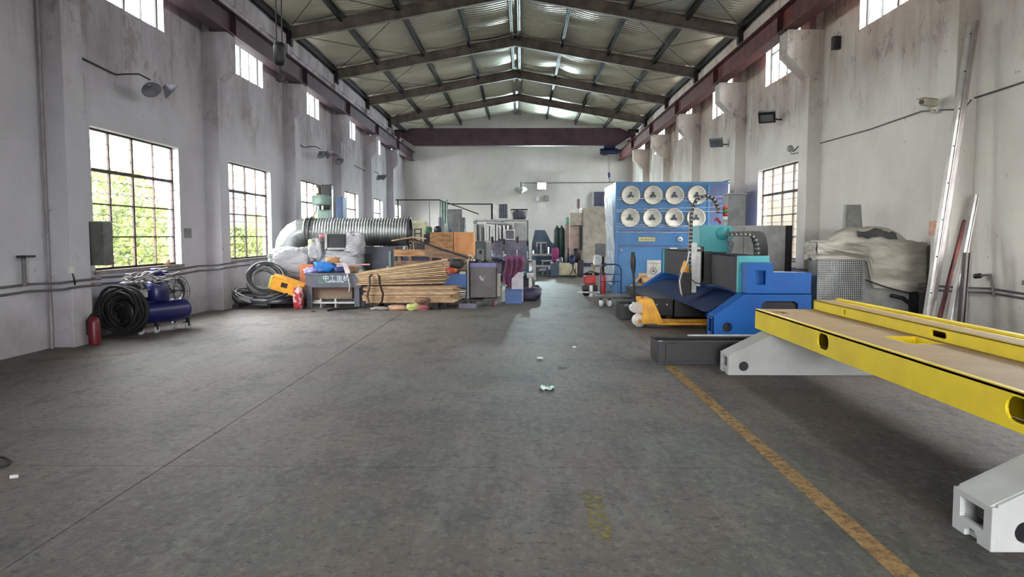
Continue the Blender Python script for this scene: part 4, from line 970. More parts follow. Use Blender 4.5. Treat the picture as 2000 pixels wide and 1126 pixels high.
# poles
def pole(p0, p1, wd, m, name, label, flange=True, holes=0):
    p0, p1 = Vector(p0), Vector(p1); t = (p1-p0).normalized(); u = t.cross(Vector((0, 1, 0))).normalized()
    r = thing(name, label, 'pole', tuple(p0)); b = B()
    n = Vector((0, 1, 0)); n = (n-t*n.dot(t)).normalized()
    def bar(o, w_, d_): 
        q = [p0+u*o-u*w_/2, p0+u*o+u*w_/2]; vs = []
        for P in (p0, p1):
            for (s1, s2) in ((-1, -1), (1, -1), (1, 1), (-1, 1)): vs.append(P+u*(o+s1*w_/2)+n*s2*d_/2)
        return b.add(vs, [(0, 1, 2, 3), (7, 6, 5, 4), (0, 4, 5, 1), (1, 5, 6, 2), (2, 6, 7, 3), (3, 7, 4, 0)])
    bar(0, wd, .05)
    if flange: bar(-wd/2, .012, .09); bar(wd/2, .012, .09)
    b.build('bar', m, r, .003, 1)
    for i in range(holes):
        c = p0.lerp(p1, (i+.7)/holes)-n*.03; B().lathe([(0, -.004), (.012, -.004), (.012, .0)], c, tuple(-n), 8).build('bolt_hole', BLACK, r)
    return r
ALU = mat('pale_aluminium', (196, 194, 190), .35, .5)
f0 = Vector((5.56, 10.35, 0)); pole(f0, W(1897, 45, Y=10.45), .05, ALU, 'long_pole', 'tallest pale metal pole leaning by the white camera on the right wall', True, 9)
pole(f0+Vector((.085, .02, 0)), W(1908, 40, Y=10.5), .055, mat('stained_pale_metal', (166, 158, 156), .5, .3), 'long_pole', 'stained pole leaning close beside the tallest pale pole', False)
pole((5.62, 9.9, 0), W(1905, 380, Y=10.3), .05, ALU, 'long_pole', 'medium pale metal pole leaning right of the tallest one', True, 0)
pole((5.50, 10.02, 0), W(1884, 430, Y=10.5), .045, REDST, 'long_pole', 'rusty brown pole leaning between the pale poles', False)
pole((5.79, 9.85, 0), W(1888, 493, Y=10.0), .05, mat('dark_bronze_metal', (74, 66, 64), .5, .4), 'long_pole', 'shortest dark brown pole leaning on the right pilaster', True)

# ================================================================ LEFT: EXTINGUISHER, COMPRESSOR
c = Vector((-6.5, 11.12, 0))
r = thing('fire_extinguisher', 'red fire extinguisher on the floor by the near left pilaster', 'fire extinguisher', (c.x, c.y, 0))
B().lathe([(0, 0), (.08, 0), (.085, .02), (.085, .34), (.07, .4), (.03, .43)], (c.x, c.y, 0), 'z', 20).build('cylinder', mat('extinguisher_red', (108, 24, 36), .4), r)
B().bx(c.x-.03, c.x+.03, c.y-.02, c.y+.02, .43, .48).build('valve', BLACK, r); B().tube([(c.x-.03, c.y, .47), (c.x+.1, c.y, .52)], .012, 6).tube([(c.x-.02, c.y, .45), (c.x+.09, c.y, .46)], .01, 6).build('lever', BLACK, r)
B().tube([(c.x-.03, c.y-.02, .46), (c.x-.1, c.y-.02, .36), (c.x-.09, c.y-.03, .15)], .012, 6).build('hose', RUBBER, r)

pa, pb = W(268, 653, Z=0), W(362, 641, Z=0)
r = thing('air_compressor', 'dark blue air compressor on small wheels below the first window', 'air compressor', tuple((pa+pb)/2))
d = (pb-pa); d.z = 0; L_ = d.length; ang = math.atan2(d.y, d.x); M0 = Matrix.Translation(pa) @ Matrix.Rotation(ang, 4, 'Z')
TK = mat('compressor_blue', (28, 31, 90), .35, .1, (24, 27, 78), 3)
B(M0).lathe([(0, -.32), (.09, -.3), (.17, -.22), (.2, -.14), (.2, L_+.02), (.16, L_+.1), (.09, L_+.16), (0, L_+.18)], (0, .1, .34), 'x', 28).build('tank', TK, r)
B(M0).bx(-.1, L_-.05, -.02, .22, .51, .53).build('saddle_plate', TK, r)
B(M0).lathe([(0, 0), (.15, 0), (.17, .02), (.17, .34), (.15, .37), (0, .38)], (-.18, .1, .72), 'x', 20).build('motor', DARKST, r)
B(M0).bx(-.08, .14, -.12, -.05, .62, .75).build('motor_plate', LGREY, r, .01)
bl = B(M0).lathe([(0, 0), (.18, 0), (.2, .04), (.2, .26), (.15, .36)], (.47, .1, .52), 'z', 16)
for q in range(5): bl.lathe([(.08, 0), (.16, .005), (.16, .015), (.08, .02)], (.47, .1, .84+q*.03), 'z', 16)
bl.build('pump_block', TK, r)
B(M0).bx(.33, .61, -.04, .24, .97, 1.04).ob((.47, .1, 1.06), (.14, .14, .06)).build('cylinder_head', TK, r, .01)
fw = B(M0).lathe([(.2, -.03), (.235, -.03), (.235, .03), (.2, .03), (.2, -.03)], (.78, .1, .68), 'y', 28).lathe([(0, -.03), (.04, -.03), (.04, .03), (0, .03)], (.78, .1, .68), 'y', 10)
for a in range(5): q = rad(a*72); fw.tube([(.78, .1, .68), (.78+.21*math.cos(q), .1, .68+.21*math.sin(q))], .012, 5)
fw.build('flywheel', BLACK, r)
g = B(M0)
for rr in (.1, .17, .24, .29): g.tube([(.78+rr*math.cos(q), .02, .66+rr*math.sin(q)) for q in [2*math.pi*i/28 for i in range(28)]], .006, 4, closed=True)
for a in range(10): q = rad(a*36); g.tube([(.78+.1*math.cos(q), .02, .66+.1*math.sin(q)), (.78+.29*math.cos(q), .02, .66+.29*math.sin(q))], .004, 4)
g.build('belt_guard', DARKST, r)
for i, (px, dy) in enumerate(((.0, -.1), (.28, -.12), (L_-.02, -.1), (0, .3), (L_, .3))):
    wq = B(M0).lathe([(.015, -.02), (.055, -.02), (.06, 0), (.055, .02), (.015, .02)], (px, dy, .06), 'y', 16).build('wheel', LGREY, r); B(M0).bx(px-.02, px+.02, dy-.03, dy+.03, .06, .2).build('wheel_bracket', DARKST, wq)
B(M0).tube([(L_-.35, -.05, .12), (L_, -.05, .12)], .012, 6).build('front_bar', CHROME, r)
B(M0).tube([(.3, .1, .98), (.2, -.02, 1.03), (.02, -.03, .95), (.1, -.06, .78)], .012, 6).build('hose', LGREY, r)
B(M0).tube([(.58, .1, .95), (.7, .1, 1.0), (.72, .05, .9)], .015, 6).build('copper_pipe', CHROME, r)
B(M0).lathe([(0, 0), (.035, 0), (.04, .05), (0, .06)], (.63, .05, .98), 'z', 12).build('air_filter', LGREY, r)
# white V-something marking along the tank, following its side
WP = mat('white_stencil', (190, 196, 215), .7)
tm = text('V-0.9/8', .085, (0, 0, 0), (0, 0, 0), WP, None, 'tank_marking')
tm.data.transform(M0 @ Matrix.Translation((.22, -.083, .36)) @ Matrix.Rotation(rad(90), 4, 'X')); attach(tm, r)
B(M0).bx(.42, .82, -.087, -.08, .315, .33).build('underline', WP, r)
# black hose bundle and fan drum beside it
p = Vector((-6.50, 11.95, 0))
r = thing('hose_bundle', 'large black coiled hose bundle left of the blue compressor', 'hose', (p.x, p.y, 0)); g = B(); rg = random.Random(2)
for i in range(24):
    R_ = rg.uniform(.1, .34); cz = .42+rg.uniform(-.04, .06); oy = rg.uniform(-.12, .14); ox = rg.uniform(-.06, .06)
    g.tube([(p.x+ox+R_*math.cos(q), p.y+oy+.03*math.sin(3*q+i), max(.03, cz+R_*1.1*math.sin(q))) for q in [2*math.pi*k/26 for k in range(26)]], .024, 6, closed=True)
tag(g.build('coils', RUBBER, r), kind='stuff')
B().lathe([(0, -.05), (.2, -.05), (.22, -.03), (.22, .06), (.2, .1), (0, .1)], (p.x+.02, p.y, .40), (.3, 1, 0), 26).build('drum', BLACK, r)
g = B(); p2 = W(285, 543, Y=12.3)
for i in range(26):
    a = Vector((rg.uniform(-.4, .2), rg.uniform(-.15, .1), rg.uniform(-.02, .08))); pts = [p2+a]
    for k in range(5): a = a+Vector((rg.uniform(-.02, .16), rg.uniform(-.06, .06), rg.uniform(-.07, .05))); pts.append(p2+a)
    g.tube(pts, .009, 5)
tag(g.build('tangled_wires', mat('pale_grey_wire', (120, 116, 112), .5)), 'tangle of pale wires lying on top of the compressor and hose bundle', 'wires', kind='stuff')
# floor bits
g = B().tube([W(-12, 905, Z=.012), W(4, 911, Z=.012), W(16, 907, Z=.012), W(20, 900, Z=.012), W(10, 893, Z=.012), W(-8, 891, Z=.012)], .009, 6)
solo('cable_loop', g, RUBBER, 'loop of black cable on the floor at the left edge of the picture', 'cable')
c = W(28, 933, Z=0); solo('scrap_block', B().ob((c.x, c.y, .012), (.05, .02, .022), (0, 0, 25)), LGREY, 'small pale scrap block on the floor near the left edge', 'scrap', bevel=.002)
def litter(px, py, w_, d_, seed, label, m, n=10):
    c = W(px, py, Z=0); rg = random.Random(seed); off = rg.random()*9
    b = B().grid(lambda u, v: Vector((c.x+(u-.5)*w_*(1+.5*noise.noise(Vector((v*3+off, 0, 0)))), c.y+(v-.5)*d_*(1+.5*noise.noise(Vector((u*3, off, 0)))), .004+abs(noise.noise(Vector((u*4+off, v*4, 1))))*.05)), n, n, False)
    solo('litter', b, m, label, 'litter')
litter(1068, 759, .13, .16, 1, 'crumpled white and green plastic scrap on the middle of the floor', mat('scrap_white', (205, 220, 212), .6, 0, (120, 190, 160), 30))
litter(1055, 701, .07, .07, 2, 'small white scrap behind the crumpled plastic on the floor', WHITE)
litter(1098, 716, .1, .05, 3, 'thin grey wisp of scrap on the floor right of the white scrap', GREYM)
litter(1122, 679, .05, .04, 4, 'tiny pale fleck farthest of the floor scraps', WHITE)

# ================================================================ LEFT HEAP
# cable coils
GC = mat('grey_sheathed_cable', (72, 74, 80), .45)
DC = mat('dark_sheathed_cable', (44, 50, 60), .45)
PC = mat('pale_sheathed_cable', (150, 148, 146), .4)
def coil(px, py, Y, R_, n, seed, m, label, tilt, h=.25):
    c = W(px, py, Y=Y); rg = random.Random(seed); g = B(); g2 = B(); r = thing('cable_coil', label, 'cable coil', (c.x, c.y, .12), 'cable coils in the left heap')
    T = Matrix.Translation(c) @ Matrix.Rotation(rad(tilt[0]), 4, 'X') @ Matrix.Rotation(rad(tilt[1]), 4, 'Y')
    for i in range(n):
        rr = R_*rg.uniform(.72, 1.05); z = rg.uniform(-h/2, h/2); k1 = rg.uniform(0, 6); ox, oy = rg.uniform(-.04, .04), rg.uniform(-.04, .04); am = rg.uniform(.02, .08)
        P = [T @ Vector((ox+rr*math.cos(q), oy+rr*.9*math.sin(q), z+am*math.sin(2*q+k1))) for q in [2*math.pi*k/28 for k in range(28)]]
        for p_ in P: p_.z = max(.14, p_.z)
        (g if i % 3 else g2).tube(P, rg.choice((.014, .018, .024)), 6, closed=True)
    g.build('cable_loops', m, r); g2.build('pale_loops', PC, r); return r
coil(518, 548, 17.3, .40, 20, 1, GC, 'fat upright grey cable coil on top of the left cable heap', (62, 18), .4)
coil(500, 580, 17.2, .50, 20, 2, GC, 'loose pale grey cable loops at the left end of the cable heap', (8, 5), .24)
coil(535, 583, 17.0, .50, 18, 3, DC, 'dark cable loops below the yellow box in the heap', (6, -6), .2)
coil(560, 578, 17.5, .42, 14, 4, DC, 'dark cable coil at the back of the heap below the wrapped sack', (15, 12), .24)
r = thing('pallet', 'low dark wooden pallet under the cable heap', 'pallet', (-5.8, 17.2, 0)); x0, x1 = W(462, 598, Y=17.0).x, W(590, 598, Y=17.0).x
DW = mat('dark_oily_wood', (60, 54, 52), .8)
for i in range(6): B().bx(x0, x1, 16.85+i*.18, 16.97+i*.18, .1, .12).build('plank', DW, r)
for x in (x0+.03, (x0+x1)/2, x1-.1): B().bx(x, x+.08, 16.85, 17.87, 0, .1).build('bearer', DW, r)
# tilted yellow box
c = W(562, 560, Y=16.85)
r = thing('yellow_case', 'tilted orange-yellow metal case leaning on the cable heap', 'case', tuple(c))
Mx = Matrix.Translation(c) @ Matrix.Rotation(rad(16), 4, 'Y') @ Matrix.Rotation(rad(12), 4, 'Z')
B(Mx).prism([(-.36, -.12), (.3, -.16), (.34, .14), (-.34, .17)], 'y', -.16, .16, [rect(-.14, .0, -.02, .09)]).build('body', ORANGE, r, .01)
B(Mx).bx(-.15, .02, -.1, .12, -.03, .1).build('window_recess', DARKST, r)
B(Mx).prism([(-.36, .17), (.36, .13), (.36, .16), (-.2, .22), (-.36, .2)], 'y', -.19, .19).build('lid', ORANGE, r, .006)
B(Mx).bx(-.41, -.35, -.15, .15, -.1, .16).build('end_cap', mat('old_yellow', (196, 180, 70), .5), r, .01)
# red and white sack
def sack(px, py, Y, r3, seed, m, name, label, cat, ridge=.1, amp=.2, p=.7):
    c = W(px, py, Y=Y); b = B().blob(c, r3, seed, amp, 36, 24, 2, p, False, ridge)
    return solo(name, b, m, label, cat)
sack(583, 582, 16.7, (.11, .12, .26), 4, mat('red_white_plastic', (150, 30, 44), .35, 0, (205, 180, 176), 7, lo=.5, hi=.58), 'plastic_bundle', 'red and white plastic bundle hanging beside the workbench leg', 'bundle')
# wrapped sacks and machines
WRAP = mat('white_plastic_wrap', (190, 191, 193), .16, 0, (172, 174, 178), 3, 1.0, 9, (1, 1, 2.5), bdist=.07)
sack(572, 512, 18.2, (.52, .45, .36), 1, WRAP, 'wrapped_sack', 'big white plastic wrapped lump left of the workbench', 'wrapped bundle', .12, .12, .6)
solo('support_crate', B().bx(-6.1, -5.0, 17.9, 18.7, .0, .66), mat('pink_brown_board', (166, 138, 130), .8), 'pinkish board crate under the white wrapped lump', 'crate', bevel=.01)
x0, x1 = W(607, 500, Y=17.9).x, W(706, 500, Y=17.9).x
r = thing('wrapped_machine', 'machine wrapped in wrinkled clear plastic behind the workbench', 'wrapped machine', ((x0+x1)/2, 18.2, 0))
B().bx(x0+.15, x1-.15, 17.95, 18.6, 0, 1.0).build('machine_body', GREYM, r, .02)
zt = W(650, 487, Y=17.9).z
B().blob(((x0+x1)/2, 18.25, zt/2), ((x1-x0)/2*.97, .42, zt/2*1.02), 3, .07, 60, 50, 2.5, .35, True, .05).build('plastic_wrap', WRAP, r)
B().blob(tuple(W(692, 478, Y=18.0)), (.26, .25, .3), 7, .25, 30, 20, 2, .8, False, .12).build('bunched_wrap', WRAP, r)
B().blob(tuple(W(618, 488, Y=17.9)), (.2, .2, .28), 8, .25, 30, 20, 2, .8, False, .12).build('bunched_wrap', WRAP, r)
a, b = W(640, 457, Y=17.9), W(677, 485, Y=17.9)
r = thing('monitor_box', 'dark screen-like louvred box with pale frame on top of the wrapped machine', 'box', (a.x, 17.9, b.z))
B().bx(a.x, b.x, 17.75, 17.95, b.z, a.z).build('body', DARKST, r, .01); B().bx(a.x-.03, a.x+.03, 17.72, 17.76, b.z-.02, a.z+.01).bx(a.x, b.x, 17.72, 17.76, b.z-.02, b.z+.02).build('frame', LGREY, r)
for i in range(5): B().bx(a.x+.05, b.x-.03, 17.735, 17.75, b.z+.05+i*.055, b.z+.065+i*.055).build('louvre', BLACK, r)
c = W(607, 473, Y=17.8); solo('bulb_lamp', B().blob(c, (.06, .06, .08), 1, .05, 14, 10), mat('pale_yellow_plastic', (226, 232, 176), .4), 'pale yellow plastic bottle cap on the wrapped machine, under the duct', 'cap')
c = W(632, 462, Y=17.8); solo('pink_rag', B().blob(c, (.1, .08, .05), 2, .5, 14, 10), mat('pink_cloth', (196, 120, 136), .8), 'small pink rag left of the dark louvred box', 'rag')

# workbench with sign
WB = mat('blue_grey_bench_steel', (88, 88, 98), .5, .1, (76, 80, 88), 3)
x0, x1 = W(597, 560, Y=16.85).x, W(705, 560, Y=16.85).x; zt = W(650, 533, Y=16.85).z; za = W(650, 561, Y=16.85).z
r = thing('workbench', 'blue-grey steel workbench with white lettering and clutter on top', 'workbench', ((x0+x1)/2, 17.1, 0))
B().bx(x0-.03, x1+.02, 16.83, 17.55, zt-.05, zt).build('top', WB, r, .006)
B().bx(x0, x1, 16.85, 16.88, za, zt-.05).bx(x0, x0+.03, 16.88, 17.5, za, zt-.05).bx(x1-.03, x1, 16.88, 17.5, za, zt-.05).build('apron', WB, r, .003)
B().bx(x0, x1, 16.84, 16.85, za, za+.03).build('apron_lip', WB, r)
for x in (x0+.02, x1-.16):
    for y in (16.86, 17.4): B().bx(x, x+.12, y, y+.1, 0, za).build('leg', WB, r, .004)
B().bx(x0+.1, x1-.1, 16.9, 16.93, .1, .14).build('stretcher', LGREY, r)
a, b = W(672, 538, Y=16.85), W(625, 553, Y=16.85)
text('中工重机', .155, ((W(656, 544, Y=16.85).x), 16.845, W(650, 543.5, Y=16.85).z), (90, 0, 0), mat('sign_pale_blue', (196, 216, 228), .6), r, 'sign_lettering', 1.0)
c = W(655, 550, Y=16.85); g = B()
for i in range(16): g.bx(c.x-.2+i*.025, c.x-.2+i*.025+(.018 if i % 4 else .01), 16.845, 16.85, c.z-.014, c.z+.014)
g.build('small_lettering', MATS['sign_pale_blue'], r)
c = W(630, 546, Y=16.85); g = B().prism(rect(c.x-.09, c.x+.09, c.z-.07, c.z+.07), 'y', 16.844, 16.85, [rect(c.x-.07, c.x+.07, c.z-.05, c.z+.05)]).bx(c.x-.01, c.x+.01, 16.844, 16.85, c.z-.05, c.z+.05).bx(c.x-.04, c.x+.04, 16.844, 16.85, c.z-.03, c.z+.03).build('green_logo', mat('logo_green', (92, 134, 112), .6), r)
a, b = W(614, 562, Y=17.1), W(689, 584, Y=17.1)
r = thing('storage_box', 'long dusty red-brown box on a shelf under the workbench', 'box', (a.x, 17.1, .2))
B().bx(a.x, b.x, 17.05, 17.38, .2, .53).build('body', mat('dusty_red_card', (134, 92, 90), .8, 0, (122, 108, 92), 1.2), r, .005); B().bx(a.x, b.x, 17.04, 17.05, .2, .3).build('lower_band', mat('dusty_tan_card', (128, 112, 92), .8), r)
for x in (a.x+.15, b.x-.4): B().bx(x, x+.04, 17.0, 17.3, .0, .2).build('foot', LGREY, r)
c = W(620, 587, Y=17.0); solo('short_tube', B().cyl((c.x-.08, 17.0, .14), (c.x+.1, 17.0, .14), .04, 12), mat('pale_tube', (190, 170, 150), .6), 'short pale tube below the red-brown box under the bench', 'tube')
# bench-top clutter
a, b = W(614, 511, Y=17.1), W(655, 531, Y=17.1)
r = thing('blue_tool_case', 'bright blue plastic sheet bundle on the workbench', 'bundle', (a.x, 17.1, zt)); B().blob(((a.x+b.x)/2, 17.15, (a.z+b.z)/2+.0), ((b.x-a.x)/2, .2, (a.z-b.z)/2), 3, .25, 26, 18, 2, .5, False, .08).build('sheet', mat('bright_blue_plastic', (20, 132, 214), .35, 0, (30, 90, 160), 3), r)
c = W(607, 529, Y=17.0); solo('purple_bag', B().blob(c, (.16, .14, .08), 5, .35, 18, 12, 2, .8), mat('lilac_plastic', (120, 122, 196), .4, 0, (170, 160, 200), 8), 'lilac plastic bag at the left end of the workbench', 'bag')
c = W(600, 521, Y=17.6); solo('orange_board', B().bx(c.x-.18, c.x+.14, 17.6, 17.64, .4, c.z+.06), mat('orange_ply', (214, 128, 84), .7), 'orange board standing behind the left end of the workbench', 'board')
c = W(675, 531, Y=17.0); r = thing('white_cable_tester', 'pale clipboard with a white cable hanging over the bench front', 'clipboard', tuple(c))
B().prism([(c.x-.03, c.z+.22), (c.x+.08, c.z+.2), (c.x+.16, c.z-.02), (c.x+.04, c.z-.02)], 'y', 16.8, 16.83).build('board', mat('pinkish_white', (206, 190, 186), .6), r)
B().tube([(c.x+.08, 16.8, c.z), (c.x+.11, 16.79, c.z-.15), (c.x+.14, 16.79, c.z-.3), (c.x+.12, 16.79, c.z-.43)], .013, 6).build('cable', WHITE, r)
solo('red_rod', B().tube([W(655, 514, Y=17.0), W(690, 517, Y=16.95), W(722, 516, Y=16.9)], [.015, .013, .02], 6), mat('pale_red_rod', (200, 150, 146), .6), 'long pale red rod sticking out over the right end of the bench', 'rod')
for i, (px, py, s, m, lb) in enumerate(((664, 526, .09, NAVY, 'dark blue lump of tools in the middle of the bench'), (690, 526, .1, WOOD3, 'brown lump of scrap at the right end of the bench'), (650, 508, .1, WOOD2, 'flat orange-brown packet on the blue bundle'), (699, 529, .08, GREENP, 'grey-green scrap at the far right corner of the bench'))):
    c = W(px, py, Y=17.05); solo('bench_scrap', B().blob(c, (s*1.6, s, s*.7), i+3, .35, 14, 10, 2, .6), m, lb, 'scrap')
g = B().tube([W(640, 606, Z=.02), W(652, 603, Z=.03), W(675, 602, Z=.03), W(700, 600, Z=.03)], .025, 6); solo('black_hose', g, RUBBER, 'black hose end on the floor in front of the workbench', 'hose')
c = W(612, 609, Z=0); solo('floor_chip', B().ob((c.x, c.y, .012), (.08, .03, .02), (0, 0, 20)), DARKST, 'small dark chip on the floor left of the black hose', 'scrap')

# timber slats
rg = random.Random(11); n0 = 0; sl = None
XA, XB = W(712, 560, Y=16.8).x, W(872, 560, Y=16.8).x
SL = [WOOD, mat('pale_pine_b', (204, 184, 148), .75, 0, (172, 148, 112), 6, .2, 40, (1, 5, 5)), mat('tan_pine', (172, 142, 110), .8, 0, (140, 112, 86), 6, .2, 40, (1, 5, 5)), WOOD3]
meshes = []
for m in SL:
    o = B().bx(-1, 1, -.045, .045, -.012, .012).build('timber_slat', m); meshes.append(o.data); bpy.data.objects.remove(o)
def slat(x, y, z, L_, rz, ry, k):
    o = bpy.data.objects.new('timber_slat', meshes[k]); COL.objects.link(o); o.location = (x, y, z); o.scale = (L_/2, 1, 1); o.rotation_euler = (0, -rad(ry), rad(rz))
    tag(o, ('thin pale pine', 'thin cream pine', 'thin tan pine', 'thin weathered brown')[k]+' timber slat in the '+('flat lower' if z < .55 else 'fanned upper')+' bundle between workbench and bin', 'timber', 'loose timber slats in the '+('flat lower' if z < .55 else 'fanned upper')+' bundle'); return o
for lay in range(14):                      # lower, flat bundle
    for row in range(5):
        slat((XA+XB)/2+.12+rg.uniform(-.1, .14), 16.68+row*.1, .155+lay*.027, 2.0, rg.uniform(-.7, .7), rg.uniform(-.3, .4), rg.choice((0, 0, 2, 2, 3)))
for lay in range(13):                      # upper bundle, fanned upwards to the right
    for row in range(4):
        a = 1.2+lay*.62
        slat((XA+XB)/2-.06+rg.uniform(-.09, .09), 16.7+row*.1, .56+lay*.026+math.tan(rad(a))*.62, 1.98, rg.uniform(-1, 1), a+rg.uniform(-.15, .15), rg.choice((1, 1, 0, 0, 2)) if lay > 5 else rg.choice((0, 0, 2, 3)))
for i, x in enumerate((XA+.25, XB-.3)): solo('bearer_block', B().bx(x, x+.12, 16.62, 17.2, 0, .14), DW, ['left dark bearer block under the timber slats', 'right dark bearer block under the timber slats'][i], 'block')
g = B(); c = W(731, 565, Y=16.55)
for k, (dx, R_) in enumerate(((0, .0), (.02, .015))):
    g.tube([(c.x-.1-R_, 16.56+dx, c.z+.30), (c.x-.09-R_, 16.54+dx, c.z+.1), (c.x-.15-R_, 16.53+dx, c.z-.15), (c.x-.1, 16.53+dx, c.z-.33-R_), (c.x+.04, 16.53+dx, c.z-.36-R_), (c.x+.16+R_, 16.53+dx, c.z-.28), (c.x+.19+R_, 16.53+dx, c.z-.1), (c.x+.12+R_, 16.54+dx, c.z+.1), (c.x+.1+R_, 16.56+dx, c.z+.3)], .016, 7)
g.tube([(c.x-.1, 16.56, c.z+.3), (c.x-.05, 16.7, c.z+.34), (c.x+.05, 16.7, c.z+.34), (c.x+.1, 16.56, c.z+.3)], .016, 7)
solo('strap_loop', g, mat('brown_webbing', (64, 46, 40), .8), 'dark brown rope loop hanging over the left end of the timber slats', 'rope')
# rags under the timber
for i, (px, py, s3, m, lb) in enumerate(((778, 599, (.2, .12, .06), mat('beige_rag', (190, 150, 124), .9), 'beige rag on the floor left of the green one'), (808, 598, (.16, .12, .08), mat('yellow_green_rag', (186, 190, 120), .9), 'yellow-green rag on the floor below the timber'), (826, 598, (.13, .12, .07), mat('pink_rag', (164, 96, 104), .9), 'pink rag at the right end of the rag pile'), (742, 600, (.2, .1, .04), mat('grey_sheet', (150, 146, 140), .8), 'crumpled grey sheet under the left end of the timber'), (826, 586, (.16, .1, .07), mat('brown_mesh_bag', (132, 100, 80), .9), 'brown mesh bag on the rags below the timber'))):
    c = W(px, py, Y=16.45); c.z = max(s3[2], c.z) if i == 4 else s3[2]*.8; solo('rag', B().blob(c, s3, i+2, .4, 22, 14, 2.5, .8, False, .15), m, lb, 'rag')
DCR0 = mat('slate_stand', (70, 72, 84), .5)
r = thing('metal_jug', 'shiny steel pot standing behind the left end of the timber slats', 'pot', (W(758, 530, Y=17.4).x, 17.4, .8)); c = W(758, 532, Y=17.4)
B().lathe([(0, 0), (.13, 0), (.14, .05), (.12, .1), (.05, .13), (.02, .16), (.035, .18), (0, .2)], (c.x, c.y, c.z-.05), 'z', 20).build('body', CHROME, r); B().tube([(c.x-.14, c.y, c.z), (c.x-.25, c.y, c.z+.03), (c.x-.32, c.y, c.z+.06)], .015, 6).build('handle', DARKST, r); B().bx(c.x-.16, c.x+.16, c.y-.12, c.y+.12, 0, c.z-.05).build('stand', DCR0, r)

# dark crates with planks behind
x0, x1 = W(714, 520, Y=18.3).x, W(774, 520, Y=18.3).x; zt = W(740, 482, Y=18.3).z
r = thing('steel_crate', 'dark blue-grey steel crate under the silver duct', 'crate', ((x0+x1)/2, 18.6, 0)); DCR = mat('slate_steel', (74, 76, 90), .5, .2, (62, 70, 78), 2)
B().bx(x0, x1, 18.3, 19.2, .05, zt).build('body', DCR, r, .01); B().bx(x1-.18, x1-.12, 18.27, 18.3, .1, zt-.1).build('post', GREENP, r); B().bx(x0, x1, 18.28, 18.3, .78, .8).build('seam', BLACK, r); B().bx(x0-.02, x1+.02, 18.26, 19.2, zt-.04, zt).build('rim', DCR, r)
B().bx(x0, x0+.15, 18.25, 18.3, .1, zt-.15).build('end_plate', BLACK, r)
x0, x1 = W(774, 520, Y=18.1).x, W(843, 520, Y=18.1).x; zt = W(800, 486, Y=18.1).z
r = thing('slatted_crate', 'wooden slatted crate with two broad planks behind the timber slats', 'crate', ((x0+x1)/2, 18.4, 0))
for (pa, pb, m) in ((487, 500, WOOD2), (509, 520, WOOD3)):
    B().bx(x0-.05, x1, 18.08, 18.11, W(800, pb, Y=18.1).z, W(800, pa, Y=18.1).z).build('plank', m, r)
for px in (779, 800, 841): x = W(px, 500, Y=18.1).x; B().bx(x-.03, x+.04, 18.11, 18.17, 0, zt).build('post', WOOD3, r)
B().bx(x0, x1, 18.5, 18.55, .2, zt-.05).build('back_panel', DCR, r); B().bx(x0+.03, x1-.03, 18.2, 18.45, .3, zt-.25).build('inner_bin', NAVY, r)
solo('black_bin', B().bx(W(843, 500, Y=18.0).x, W(875, 500, Y=18.0).x, 18.0, 18.6, 0, W(850, 505, Y=18).z), BLACK, 'black bin behind the timber slats, right of the slatted crate', 'bin', bevel=.02)
# leaning beam and boards
solo('fallen_board', B().prism([(W(800, 460, Y=17.9).x, W(800, 466, Y=17.9).z), (W(930, 505, Y=17.9).x, W(930, 503, Y=17.9).z), (W(930, 505, Y=17.9).x, W(930, 512, Y=17.9).z), (W(830, 480, Y=17.9).x, W(830, 500, Y=17.9).z), (W(830, 480, Y=17.9).x, W(830, 476, Y=17.9).z), (W(800, 460, Y=17.9).x, W(800, 472, Y=17.9).z)], 'y', 17.85, 17.95), WOOD3, 'long brown board sloping down from the duct end to the bin', 'board')
g = B().tube([W(770, 468, Y=17.8), W(812, 468, Y=17.8), W(860, 486, Y=17.8), W(932, 509, Y=17.7)], .018, 6); solo('angle_bar', g, DARKST, 'thin dark bar lying on the sloping brown board', 'bar')
g = B().tube([W(765, 470, Y=17.75), W(805, 463, Y=17.75), W(832, 466, Y=17.75)], .02, 6); solo('copper_strip', g, WOOD, 'pale strip lying at the open end of the duct', 'strip')
solo('black_parts_box', B().bx(W(812, 470, Y=18.2).x, W(836, 470, Y=18.2).x, 18.2, 18.5, W(820, 489, Y=18.2).z, W(820, 473, Y=18.2).z), BLACK, 'black box tucked below the sloping board on the slatted crate', 'box', bevel=.01)
# OSB crates
Yk = 20.2
x0, xm, x1 = W(840, 470, Y=Yk).x, W(885, 470, Y=Yk).x, W(925, 470, Y=Yk).x; za, zt = W(860, 500, Y=Yk).z, W(860, 453, Y=Yk).z
for i, (a, b, m, lb) in enumerate(((x0, xm, WOOD2, 'left tan plywood crate standing high behind the timber'), (xm+.02, x1, mat('orange_plywood', (204, 146, 96), .75, 0, (186, 130, 84), 3), 'right orange plywood crate standing high behind the bin'))):
    r = thing('plywood_crate', lb, 'crate', (a, Yk, 0)); B().bx(a, b, Yk, Yk+.7, za, zt).build('box_panel', m, r, .004)
    B().bx(a, a+.05, Yk-.02, Yk, za, zt).bx(b-.05, b, Yk-.02, Yk, za, zt).bx(a+.05, b-.05, Yk-.02, Yk, zt-.05, zt).build('batten', m, r)
    B().bx(a+.03, b-.03, Yk+.03, Yk+.67, 0, za).build('stand', DCR, r)
